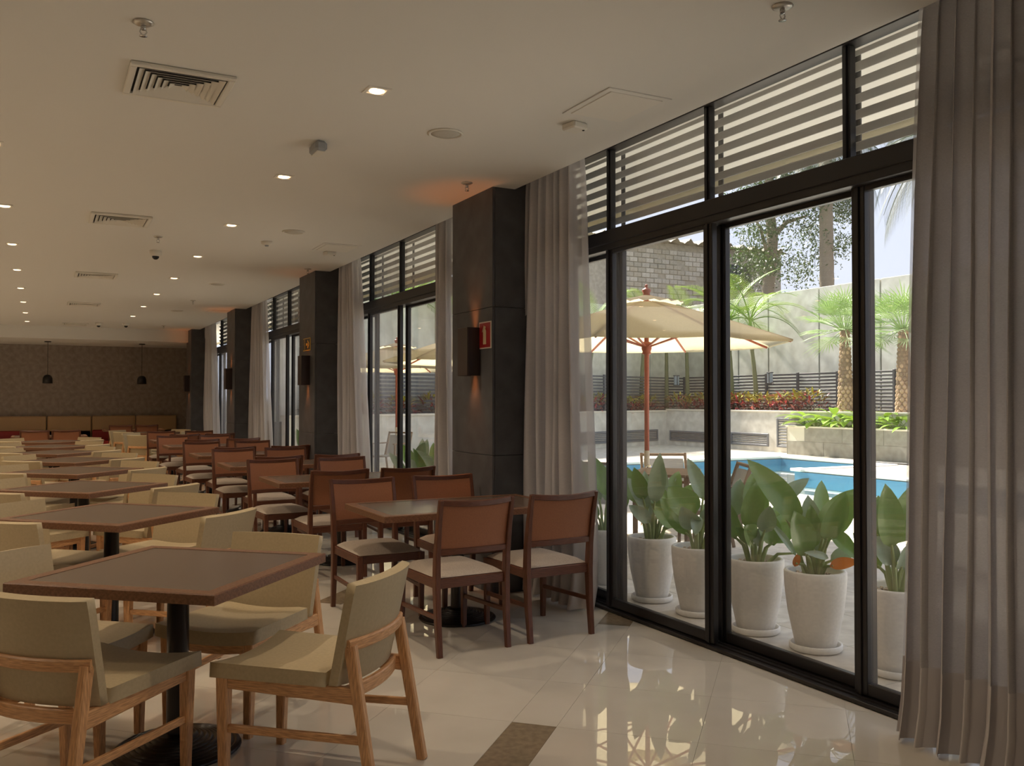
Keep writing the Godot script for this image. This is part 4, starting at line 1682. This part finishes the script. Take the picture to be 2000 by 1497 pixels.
func saucer(at: Vector3, label: String):
	var s := S()
	lathe(s, [[0.0, 0.002], [0.142, 0.002], [0.15, 0.012], [0.15, 0.036], [0.144, 0.041], [0.136, 0.036], [0.133, 0.018], [0.0, 0.016]], 36)
	solo("pot_saucer", s, M.pot_clay, label, "saucer", at, "clay saucers")

# leaves are given as base and tip in metres: across the view, up, and away from the viewer
func strelitzia(o: Node3D, base: Vector3, tip: Vector3, W: float, mat: Material, face := Vector3(-0.46, 0.25, 0.88), droop := 0.35):
	var rt := Vector3(0.886, 0, 0.464)
	var fw := Vector3(0.464, 0, -0.886)
	var b := rt * base.x + fw * base.z + Vector3(0, base.y, 0)
	var t := rt * tip.x + fw * tip.z + Vector3(0, tip.y, 0)
	var foot := Vector3(b.x * 0.25, 0.41, b.z * 0.25)
	var s := S()
	var mid := foot.lerp(b, 0.55) + Vector3(b.x * -0.08, 0.03, b.z * -0.08)
	tube(s, [foot, mid, b], [0.015, 0.011, 0.007], 6)
	part("leaf_stalk", s, M.stalk, o)
	s = S()
	var d := t - b
	var L := d.length()
	blade(s, b - d.normalized() * 0.02, d + Vector3.UP * droop * 0.4 * L, face, L * 1.12, W * 0.88, droop, 0.32, 9, 0.4, 0.03)
	part("leaf_blade", s, mat, o)

func random_leaves(o: Node3D, r: RandomNumberGenerator, n: int, lo := 0.25, hi := 0.6):
	for k in n:
		var a := TAU * (k + r.randf() * 0.8) / n
		var q := r.randf_range(0.03, 0.17)
		var h := r.randf_range(0.52, 0.75)
		var out := r.randf_range(0.05, 0.2)
		strelitzia(o, Vector3(cos(a) * q, h, sin(a) * q), Vector3(cos(a) * (q + out), h + r.randf_range(0.1, 0.34), sin(a) * (q + out)), r.randf_range(0.11, 0.2), M.leaf if r.randf() < 0.6 else M.leaf_grey, Vector3(-0.46 + r.randf_range(-0.5, 0.5), 0.3, 0.88), r.randf_range(0.2, 0.6))

func pots():
	var r := RandomNumberGenerator.new()
	r.seed = 21
	var g: Material = M.leaf
	var y: Material = M.leaf_grey
	var P := [
		[Vector3(3.86, 0, -5.85), "potted strelitzia in a clay pot seen through the pane beside the curtain", [[Vector3(0.03, 0.72, 0), Vector3(-0.1, 1.02, 0.04), 0.17, g], [Vector3(0.06, 0.7, 0.02), Vector3(0.08, 0.92, 0.06), 0.12, y], [Vector3(-0.06, 0.56, -0.05), Vector3(-0.13, 0.72, -0.04), 0.08, g]]],
		[Vector3(3.93, 0, -5.33), "potted strelitzia in the left pot behind the first full door pane", [[Vector3(0.07, 0.74, 0.05), Vector3(0.06, 1.01, 0.08), 0.15, y], [Vector3(-0.04, 0.68, -0.04), Vector3(-0.16, 0.88, 0.0), 0.14, y], [Vector3(0.15, 0.54, -0.05), Vector3(0.0, 0.74, -0.05), 0.17, g], [Vector3(-0.04, 0.58, -0.08), Vector3(-0.17, 0.7, -0.08), 0.12, y], [Vector3(0.11, 0.73, 0), Vector3(-0.03, 0.88, 0.02), 0.08, g], [Vector3(0.16, 0.76, 0.1), Vector3(0.22, 0.92, 0.14), 0.13, g], [Vector3(0.24, 0.77, 0.05), Vector3(0.35, 0.84, 0.05), 0.06, g], [Vector3(-0.1, 0.7, 0.15), Vector3(-0.16, 0.95, 0.2), 0.14, g], [Vector3(0.02, 0.6, 0.1), Vector3(-0.06, 0.75, 0.16), 0.12, y]]],
		[Vector3(3.95, 0, -4.84), "potted strelitzia in the small pot against the middle door stile", [[Vector3(0.05, 0.78, 0.05), Vector3(-0.04, 1.04, 0.08), 0.13, y], [Vector3(-0.04, 0.68, -0.03), Vector3(-0.19, 0.86, -0.02), 0.24, g], [Vector3(-0.02, 0.66, -0.08), Vector3(-0.05, 0.55, -0.16), 0.1, y], [Vector3(0.06, 0.6, 0), Vector3(0.1, 0.74, 0.05), 0.1, g], [Vector3(-0.08, 0.6, 0.06), Vector3(-0.16, 0.74, 0.1), 0.12, g], [Vector3(0.1, 0.62, -0.05), Vector3(0.2, 0.8, -0.04), 0.13, g]]],
		[Vector3(3.97, 0, -4.305), "potted strelitzia with a large dark leaf in the pot right of the middle stile", [[Vector3(-0.05, 0.66, -0.05), Vector3(-0.005, 0.93, -0.04), 0.17, g], [Vector3(0.02, 0.7, 0.04), Vector3(0.005, 0.97, 0.08), 0.2, g], [Vector3(-0.11, 0.73, 0.06), Vector3(-0.07, 0.94, 0.1), 0.15, y], [Vector3(0.1, 0.56, -0.04), Vector3(0.04, 0.78, -0.02), 0.17, g], [Vector3(0.0, 0.63, -0.02), Vector3(0.01, 0.53, -0.06), 0.1, y], [Vector3(0.14, 0.56, 0.04), Vector3(0.23, 0.73, 0.08), 0.2, g], [Vector3(-0.14, 0.6, -0.04), Vector3(-0.2, 0.84, 0.0), 0.12, g], [Vector3(0.22, 0.5, -0.08), Vector3(0.08, 0.7, -0.08), 0.05, y], [Vector3(-0.06, 0.58, -0.1), Vector3(-0.16, 0.68, -0.16), 0.09, g]]],
		[Vector3(4.0, 0, -3.84), "potted strelitzia with one very long slanting leaf in the largest looking pot", [[Vector3(-0.1, 0.74, 0), Vector3(-0.36, 1.09, 0.0), 0.19, g], [Vector3(-0.17, 0.83, 0.15), Vector3(0.02, 0.98, 0.2), 0.11, y], [Vector3(-0.03, 0.61, -0.05), Vector3(-0.045, 0.84, -0.06), 0.12, g], [Vector3(0.05, 0.66, 0), Vector3(0.22, 0.92, 0.02), 0.22, g], [Vector3(0.08, 0.68, -0.06), Vector3(0.22, 0.54, -0.1), 0.11, g], [Vector3(0.1, 0.52, -0.02), Vector3(0.25, 0.6, 0.0), 0.1, y], [Vector3(0.07, 0.5, -0.1), Vector3(0.21, 0.54, -0.12), 0.08, M.leaf_orange], [Vector3(-0.12, 0.5, -0.02), Vector3(-0.1, 0.57, -0.02), 0.05, M.leaf_orange], [Vector3(-0.02, 0.6, 0.1), Vector3(-0.06, 0.78, 0.16), 0.14, y], [Vector3(0.02, 0.55, -0.12), Vector3(-0.12, 0.6, -0.18), 0.05, y]]],
		[Vector3(4.03, 0, -3.3), "potted strelitzia in the pot closest to the right curtain", [[Vector3(-0.01, 0.7, 0), Vector3(0.14, 1.03, 0.0), 0.2, g], [Vector3(-0.09, 0.73, 0.03), Vector3(-0.07, 0.93, 0.06), 0.16, g], [Vector3(-0.05, 0.6, -0.06), Vector3(-0.14, 0.74, -0.06), 0.15, y], [Vector3(0.06, 0.6, -0.05), Vector3(0.13, 0.75, -0.05), 0.1, g], [Vector3(0.1, 0.56, 0.05), Vector3(0.2, 0.68, 0.08), 0.12, g], [Vector3(-0.06, 0.55, 0.1), Vector3(-0.16, 0.72, 0.16), 0.12, g]]],
	]
	for i in P.size():
		var o := thing("potted_plant", P[i][1], "potted plant", P[i][0] + Vector3(0, 0.0, 0), 0, "")
		pot_shape(o)
		for l in P[i][2]:
			strelitzia(o, l[0], l[1], l[2], l[3])
		random_leaves(o, r, 4, 0.2, 0.4)
		saucer(P[i][0], "clay saucer under the %s pot from the left behind the nearest doors" % ORD[i])
	for i in 7:
		var at: Vector3 = [Vector3(3.93, 0, -8.15), Vector3(3.93, 0, -8.75), Vector3(3.93, 0, -9.35), Vector3(3.93, 0, -9.95), Vector3(3.93, 0, -13.3), Vector3(3.93, 0, -13.9), Vector3(3.93, 0, -14.6)][i]
		var set_: String = "second" if i < 4 else "third"
		var o := thing("potted_plant", "potted strelitzia behind the %s set of doors, %s from the right" % [set_, ORD[i if i < 4 else i - 4]], "potted plant", at)
		pot_shape(o)
		random_leaves(o, r, 9)
		saucer(at, "clay saucer behind the %s set of doors, %s from the right" % [set_, ORD[i if i < 4 else i - 4]])

# ------------------------------------------------------------------ planting
func croton_mesh(r: RandomNumberGenerator) -> ArrayMesh:
	var s := S()
	var cols := [Color(0.30, 0.02, 0.03), Color(0.42, 0.05, 0.06), Color(0.16, 0.03, 0.04), Color(0.10, 0.09, 0.05), Color(0.36, 0.34, 0.05), Color(0.46, 0.38, 0.06), Color(0.45, 0.13, 0.09)]
	for k in 190:
		var a := r.randf() * TAU
		var h := pow(r.randf(), 0.7)
		var q := sqrt(r.randf()) * lerpf(0.42, 0.3, h)
		var at := Vector3(cos(a) * q, 0.05 + h * 0.5, sin(a) * q)
		var c: Color = cols[r.randi() % 4]
		if h > 0.62 and r.randf() < 0.75: c = cols[4 + r.randi() % 2]
		elif r.randf() < 0.2: c = cols[6]
		s.set_color(c * r.randf_range(0.8, 1.25))
		blade(s, at, Vector3(cos(a) * 0.7 + r.randf_range(-0.4, 0.4), r.randf_range(0.3, 1.2), sin(a) * 0.7 + r.randf_range(-0.4, 0.4)), Vector3(0.01, 1, 0.02), r.randf_range(0.12, 0.22), 0.05, 0.9, 0.3, 3)
	s.generate_normals()
	return s.commit()

func shrub(at: Vector3, mesh: Mesh, mat: Material, label: String, grp: String, turn: float, sc: float, called := "croton_shrub", cat := "shrub"):
	var o := thing(called, label, cat, at, turn, grp)
	piece("foliage", mesh, mat, o, Transform3D(Basis.from_scale(Vector3.ONE * sc), Vector3.ZERO))
	var s := S()
	for k in 4:
		var a := TAU * k / 4.0
		tube(s, [Vector3(0, -0.03, 0), Vector3(cos(a) * 0.12, 0.3 * sc, sin(a) * 0.12)], [0.012, 0.006], 5)
	part("stems", s, M.bark, o)

func clump_mesh(r: RandomNumberGenerator) -> ArrayMesh:
	var s := S()
	for k in 26:
		var a := TAU * k * 0.381966
		var e := r.randf_range(0.35, 1.2)
		var d := Vector3(cos(a), e, sin(a))
		var foot := Vector3(cos(a) * 0.05, 0.0, sin(a) * 0.05)
		var b := foot + d.normalized() * r.randf_range(0.1, 0.24)
		tube(s, [foot, b], [0.006, 0.004], 4)
		blade(s, b, d, Vector3(0.02, 1, 0.01), r.randf_range(0.2, 0.36), r.randf_range(0.07, 0.12), 1.0, 0.25, 5)
	s.generate_normals()
	return s.commit()

func frond(st: SurfaceTool, at: Vector3, d: Vector3, L: float, droop: float, leaflet: float, n: int, hang := 0.3, sag := 0.0, thin := 1.0):
	d = d.normalized()
	var sd := d.cross(Vector3.UP).normalized()
	var p := at
	var dir := d
	var pts := [p]
	var dirs := [dir]
	for i in 12:
		dir = (dir + Vector3.DOWN * droop / 12.0).normalized()
		p += dir * L / 12.0
		pts.append(p)
		dirs.append(dir)
	var rad := []
	for i in 13: rad.append(lerpf(0.022, 0.004, i / 12.0) * L / 1.8)
	tube(st, pts, rad, 5)
	for i in n:
		var t := lerpf(0.16, 1.0, float(i) / (n - 1))
		var f := t * 12.0
		var k := mini(int(f), 11)
		var q: Vector3 = pts[k].lerp(pts[k + 1], f - k)
		var dd: Vector3 = dirs[k]
		var nu := sd.cross(dd).normalized()
		var ll := leaflet * (0.55 + 0.9 * sin(PI * clampf(t * 0.85 + 0.08, 0, 1))) * 0.75
		for e in [-1.0, 1.0]:
			var ld: Vector3 = sd * e * 0.9 + dd * (0.55 + 0.5 * t) + nu * hang
			var w := 0.034 * L / 1.8 * thin
			var m := q + ld.normalized() * ll * 0.5 + Vector3(0, -sag * ll * 0.15, 0)
			var tp := q + ld.normalized() * ll + Vector3(0, -sag * ll * 0.6, 0)
			var ws := dd * w * 0.5
			st.set_smooth_group(-1)
			for v in [q - ws * 0.4, q + ws * 0.4, m + ws, q - ws * 0.4, m + ws, m - ws, m - ws, m + ws, tp]: st.add_vertex(v)

func feather_palm(at: Vector3, h: float, seed_: int, label: String, lean: Vector2, nf := 9, L := 1.9):
	var r := RandomNumberGenerator.new()
	r.seed = seed_
	var o := thing("feather_palm", label, "palm", at, 0, "young feather palms")
	var s := S()
	var pts := []
	var rad := []
	for i in 14:
		var t := float(i) / 13
		pts.append(Vector3(lean.x * t * t, h * t, lean.y * t * t))
		rad.append(lerpf(0.075, 0.05, t) + (0.006 if i % 2 else 0.0))
	tube(s, pts, rad, 10)
	part("trunk", s, M.palm_trunk, o)
	var topp: Vector3 = pts[13]
	s = S()
	tube(s, [topp, topp + Vector3(0, 0.3, 0), topp + Vector3(0, 0.62, 0)], [0.056, 0.062, 0.03], 10)
	part("crownshaft", s, M.bright_leaf, o)
	for k in nf:
		var a := TAU * k * 0.381966 + r.randf() * 0.5
		var e := r.randf_range(0.5, 1.6) if k > 1 else 2.4
		s = S()
		frond(s, topp + Vector3(0, 0.5, 0), Vector3(cos(a), e, sin(a)), L * r.randf_range(0.85, 1.1), r.randf_range(1.1, 1.9), 0.52, 34, 0.25, 0.4, 0.62)
		part("frond", s, M.palm_leaf if k % 3 else M.bright_leaf, o)

func fan_palm(at: Vector3, h: float, seed_: int, label: String):
	var r := RandomNumberGenerator.new()
	r.seed = seed_
	var o := thing("fan_palm", label, "palm", at, 0, "fan palms")
	var s := S()
	tube(s, [Vector3.ZERO, Vector3(0.01, h * 0.35, 0), Vector3(0, h * 0.7, 0), Vector3(0.0, h, 0)], [0.19, 0.165, 0.14, 0.1], 16)
	part("trunk", s, M.fan_trunk, o)
	# diamond leaf bases in spirals
	var s0 := S()
	lathe(s0, [[0.0, -0.075], [0.045, -0.04], [0.062, 0.0], [0.045, 0.045], [0.0, 0.08]], 7)
	s0.generate_normals()
	var knob := s0.commit()
	var cnt := 0
	for i in int(h / 0.1):
		var t := (i + 0.5) * 0.1 / h
		var rr := lerpf(0.185, 0.155, t / 0.35) if t < 0.35 else lerpf(0.16, 0.1, (t - 0.35) / 0.65)
		for k in 8:
			var a := TAU * (k + (0.5 if i % 2 else 0.0) + r.randf_range(-0.08, 0.08)) / 8
			var sc := lerpf(1.05, 0.6, t)
			var n := Vector3(cos(a), 0.25, sin(a)).normalized()
			var bs := Basis(Vector3.UP.cross(n).normalized(), Vector3.UP, n).orthonormalized()
			piece("leaf_base", knob, M.fan_scale if t < 0.45 or r.randf() < 0.35 else M.fan_trunk, o, Transform3D(bs.scaled_local(Vector3(sc, sc * 1.05, sc * 0.75)), Vector3(cos(a) * rr, t * h, sin(a) * rr)))
			cnt += 1
	for k in 38:
		var a := TAU * k * 0.381966
		var e := lerpf(2.4, -0.6, pow(k / 37.0, 0.8)) + r.randf_range(-0.1, 0.1)
		var d := Vector3(cos(a), e, sin(a)).normalized()
		var pl := r.randf_range(0.45, 0.72)
		var foot := Vector3(0, h - 0.02, 0) + Vector3(cos(a), 0, sin(a)) * 0.06
		var m := foot + d * pl * 0.5 + Vector3(0, 0.02, 0)
		var b := foot + d * pl
		s = S()
		tube(s, [foot, m, b], [0.016, 0.011, 0.008], 5)
		var sd := d.cross(Vector3.UP).normalized()
		var nu := sd.cross(d).normalized()
		var Lf := r.randf_range(0.55, 0.8)
		for j in 17:
			var f := lerpf(-1.5, 1.5, j / 16.0) + r.randf_range(-0.03, 0.03)
			var ld := (d * cos(f) + sd * sin(f) + nu * 0.18 * absf(sin(f * 0.5))).normalized()
			var ln := Lf * (1.0 - 0.12 * absf(f) / 1.9) * r.randf_range(0.85, 1.1)
			var wv := (sd * cos(f) - d * sin(f)) * 0.0135
			var mid := b + ld * ln * 0.55
			var tip := b + ld * ln + Vector3(0, -0.1 * ln, 0)
			s.set_smooth_group(-1)
			for v in [b, mid + wv, mid + nu * 0.008, b, mid + nu * 0.008, mid - wv, mid + wv, tip, mid + nu * 0.008, mid + nu * 0.008, tip, mid - wv]: s.add_vertex(v)
		part("fan_leaf", s, M.fan_leaf, o)

func planting():
	var r := RandomNumberGenerator.new()
	r.seed = 4
	var cm := [croton_mesh(r), croton_mesh(r), croton_mesh(r)]
	var C := CORNER
	var dl := Vector2(-0.953, 0.302)
	var nl := Vector2(-0.302, -0.953)
	for i in 10:
		var z := -23.6 + 0.62 * i
		if z > -17.7: break
		shrub(Vector3(18.6 + r.randf_range(-0.1, 0.1), 0.92, z), cm[i % 3], M.croton, "red and yellow croton shrub in the planter right of its corner, %s along" % ORD[i], "croton hedge", r.randf() * TAU, r.randf_range(1.05, 1.35))
	for i in 12:
		var p := C + dl * (0.4 + 0.72 * i) + nl * 0.55
		shrub(Vector3(p.x, 0.9, p.y), cm[(i + 1) % 3], M.croton, "red and yellow croton shrub in the planter left of its corner, %s along" % ORD[i], "croton hedge", r.randf() * TAU, r.randf_range(1.0, 1.3))
	for i in 4:
		var p := C + dl * (9.4 + 1.1 * i) + nl * 0.55
		shrub(Vector3(p.x, 0.9, p.y), cm[i % 3], M.croton, "croton shrub seen through the farther doors, %s of that stretch" % ORD[i], "croton hedge", r.randf() * TAU, r.randf_range(1.0, 1.3))
	var cl := [clump_mesh(r), clump_mesh(r)]
	var zs := [-17.3, -16.75, -16.3, -15.7, -15.35, -14.75, -14.3, -13.7]
	for i in 8:
		shrub(Vector3(18.12 + r.randf_range(-0.12, 0.12), 0.7, zs[i]), cl[i % 2], M.bright_leaf, "bright green leafy clump in the raised planter, %s from the left" % ORD[i], "leafy clumps", r.randf() * TAU, r.randf_range(1.5, 2.1), "leafy_clump", "plant")
	fan_palm(Vector3(18.2, 0.7, -16.42), 2.55, 41, "stocky fan palm in the raised planter partly behind the door stile")
	fan_palm(Vector3(18.25, 0.7, -14.7), 2.45, 42, "stocky fan palm with a diamond scaled trunk beside the right curtain")
	feather_palm(Vector3(14.86, 0.9, -23.44), 2.3, 51, "slim feather palm behind the curtained pane left of the parasol", Vector2(0.15, 0.1))
	feather_palm(Vector3(17.5, 0.9, -24.3), 2.3, 52, "slim feather palm whose trunk stands just left of the red parasol pole", Vector2(0.12, 0))
	feather_palm(Vector3(18.7, 0.9, -24.5), 2.35, 53, "slim feather palm right of the red parasol pole at the fence corner", Vector2(0.0, 0))
	feather_palm(Vector3(18.9, 0.9, -23.63), 2.35, 54, "slim feather palm behind the parasol, left of the middle door stile", Vector2(-0.05, 0))
	feather_palm(Vector3(18.9, 0.9, -21.47), 2.5, 55, "slim feather palm with arching fronds just right of the middle door stile", Vector2(-0.05, -0.1), 11, 2.1)
	feather_palm(Vector3(18.9, 0.9, -20.4), 2.4, 56, "slim feather palm under the parasol tip with fronds against the pale wall", Vector2(-0.1, -0.15), 11, 2.0)
	feather_palm(Vector3(9.37, 0.9, -21.7), 2.3, 57, "feather palm seen in the right pane of the second doors", Vector2(0.1, 0), 11, 2.2)
	feather_palm(Vector3(7.96, 0.9, -21.25), 2.4, 58, "feather palm seen in the left pane of the second doors", Vector2(0, 0), 10, 2.2)

# ------------------------------------------------------------------ beyond the walls
func beyond():
	# block built house with a corrugated roof
	var o := thing("block_house", "old house of bare concrete blocks with a corrugated roof behind the wall", "building", Vector3(0, 0, -30.2))
	var x0 := 15.5
	var x1 := 29.5
	var s := S()
	box(s, Vector3(x1 - x0, 8.0, 0.3), Vector3((x0 + x1) / 2, 4.0, -0.2))
	part("mortar_wall", s, M.mortar, o)
	var bs := []
	for k in 3:
		var t := S()
		box(t, Vector3(0.38, 0.185, 0.06), Vector3.ZERO, 0.012)
		t.generate_normals()
		bs.append(t.commit())
	var r := RandomNumberGenerator.new()
	r.seed = 77
	var far := S()
	for row in 15:
		for k in 20:
			var x := 20.6 + 0.405 * k + (0.2 if row % 2 else 0.0)
			var y := 4.75 + 0.205 * row
			if x > 26.1 and x < 27.7 and y > 6.2 and y < 7.35: continue
			if r.randf() < 0.12: continue
			piece("concrete_block", bs[k % 3], M["block_%d" % (r.randi() % 4)], o, Transform3D(Basis(), Vector3(x, y, -0.03 + r.randf_range(-0.012, 0.012))))
	s = S()
	box(s, Vector3(1.55, 1.1, 0.1), Vector3(26.9, 6.8, -0.04))
	part("window_opening", s, M.window_dark, o)
	s = S()
	for k in 4: box(s, Vector3(1.5, 0.04, 0.06), Vector3(26.9, 6.4 + 0.26 * k, 0.03))
	for k in 3: box(s, Vector3(0.04, 1.05, 0.06), Vector3(26.2 + 0.7 * k, 6.8, 0.03))
	part("window_bars", s, M.grille_grey, o)
	s = S()
	box(s, Vector3(2.0, 1.2, 0.1), Vector3(17.6, 7.2, -0.04))
	part("window_opening", s, M.window_dark, o)
	s = S()
	for k in 3: box(s, Vector3(2.0, 0.05, 0.06), Vector3(17.6, 6.8 + 0.35 * k, 0.03))
	part("window_bars", s, M.mortar, o)
	# corrugated sheets, big trapezoid waves
	var rows := []
	var lo := []
	for i in 8:
		var row := []
		var row2 := []
		for j in 181:
			var x := lerpf(x0 - 0.3, x1, j / 180.0)
			var w := fposmod(x, 0.72) / 0.72
			var p := 0.2 * pow(maxf(0.0, 1.0 - absf(w - 0.35) / 0.35), 1.1) + 0.03 * sin(TAU * w * 3.0)
			row.append(Vector3(x, 8.0 + p + 0.02 * i, 0.4 - 0.5 * i))
			row2.append(Vector3(x, 7.985 + p + 0.02 * i, 0.4 - 0.5 * i))
		rows.append(row)
		lo.append(row2)
	s = S()
	slab(s, rows, lo, 0)
	part("corrugated_roof", s, M.roof_sheet, o)
	# right end of the house turned away
	s = S()
	box(s, Vector3(0.3, 7.9, 8.0), Vector3(x1, 3.95, -4.3))
	part("gable_wall", s, M.mortar, o)
	# broad tree
	var t := thing("broad_tree", "leafy broad tree with a bare grey trunk behind the boundary wall", "tree", Vector3(23.2, 0, -24.4))
	s = S()
	tube(s, [Vector3(-0.05, 0, 0.05), Vector3(0, 3.0, 0), Vector3(-0.02, 5.4, 0), Vector3(0.15, 7.2, 0.05), Vector3(0.1, 9.2, -0.1), Vector3(0.4, 11.0, 0)], [0.32, 0.26, 0.22, 0.2, 0.15, 0.06], 10)
	tube(s, [Vector3(0.12, 7.3, 0.05), Vector3(0.7, 7.9, 0.2), Vector3(1.6, 8.2, 0.3)], [0.11, 0.08, 0.04], 8)
	tube(s, [Vector3(0.05, 6.4, 0.0), Vector3(-0.6, 7.4, 0.3), Vector3(-1.1, 8.4, 0.2)], [0.08, 0.06, 0.03], 8)
	tube(s, [Vector3(0.12, 8.4, 0.0), Vector3(1.0, 9.4, -0.4), Vector3(1.6, 10.2, -0.6)], [0.1, 0.07, 0.03], 8)
	part("trunk", s, M.bark, t)
	s = S()
	var blobs := []
	for k in 40:
		var a := r.randf() * TAU
		var q := sqrt(r.randf())
		blobs.append([Vector3(0.9 + cos(a) * q * 2.2, r.randf_range(5.9, 10.4), 0.3 + sin(a) * q * 1.6), r.randf_range(0.45, 0.85)])
	for k in 15000:
		var b: Array = blobs[r.randi() % blobs.size()]
		var d := Vector3(r.randfn(), r.randfn() * 0.8, r.randfn()) * 0.55
		var p: Vector3 = b[0] + d * float(b[1])
		var u := Vector3(r.randfn(), r.randfn(), r.randfn()).normalized()
		var v := u.cross(Vector3(r.randfn(), r.randfn(), r.randfn())).normalized()
		var L := r.randf_range(0.045, 0.085)
		s.set_smooth_group(-1)
		for w in [p - u * L, p + v * L * 0.35, p + u * L, p - u * L, p + u * L, p - v * L * 0.35]: s.add_vertex(w)
	part("foliage", s, M.tree_leaf, t)
	# tall coconut palms
	coconut(Vector3(24.0, 0, -22.4), 10.4, "tall ringed palm trunk rising behind the boundary wall beside the tree", 61, Vector2(0.05, -0.1))
	coconut(Vector3(22.6, 0, -16.6), 8.9, "tall palm behind the wall whose fronds hang at the top by the curtain", 62, Vector2(0.2, -0.3))

func coconut(at: Vector3, h: float, label: String, seed_: int, lean: Vector2):
	var r := RandomNumberGenerator.new()
	r.seed = seed_
	var o := thing("tall_palm", label, "palm", at)
	var s := S()
	var pts := []
	var rad := []
	for i in 40:
		var t := float(i) / 39
		pts.append(Vector3(lean.x * t, h * t, lean.y * t))
		rad.append(lerpf(0.28, 0.2, t) + (0.012 if i % 2 else 0.0))
	tube(s, pts, rad, 14)
	part("trunk", s, M.bark, o)
	for k in 22:
		var a := TAU * k * 0.381966
		var e := lerpf(1.2, -0.6, k / 21.0)
		s = S()
		frond(s, pts[39] + Vector3(0, 0.1, 0), Vector3(cos(a), e, sin(a)), r.randf_range(2.4, 3.0), r.randf_range(1.5, 2.3), 0.8, 60, -0.1, 1.5, 0.2)
		part("frond", s, M.coconut_leaf, o)
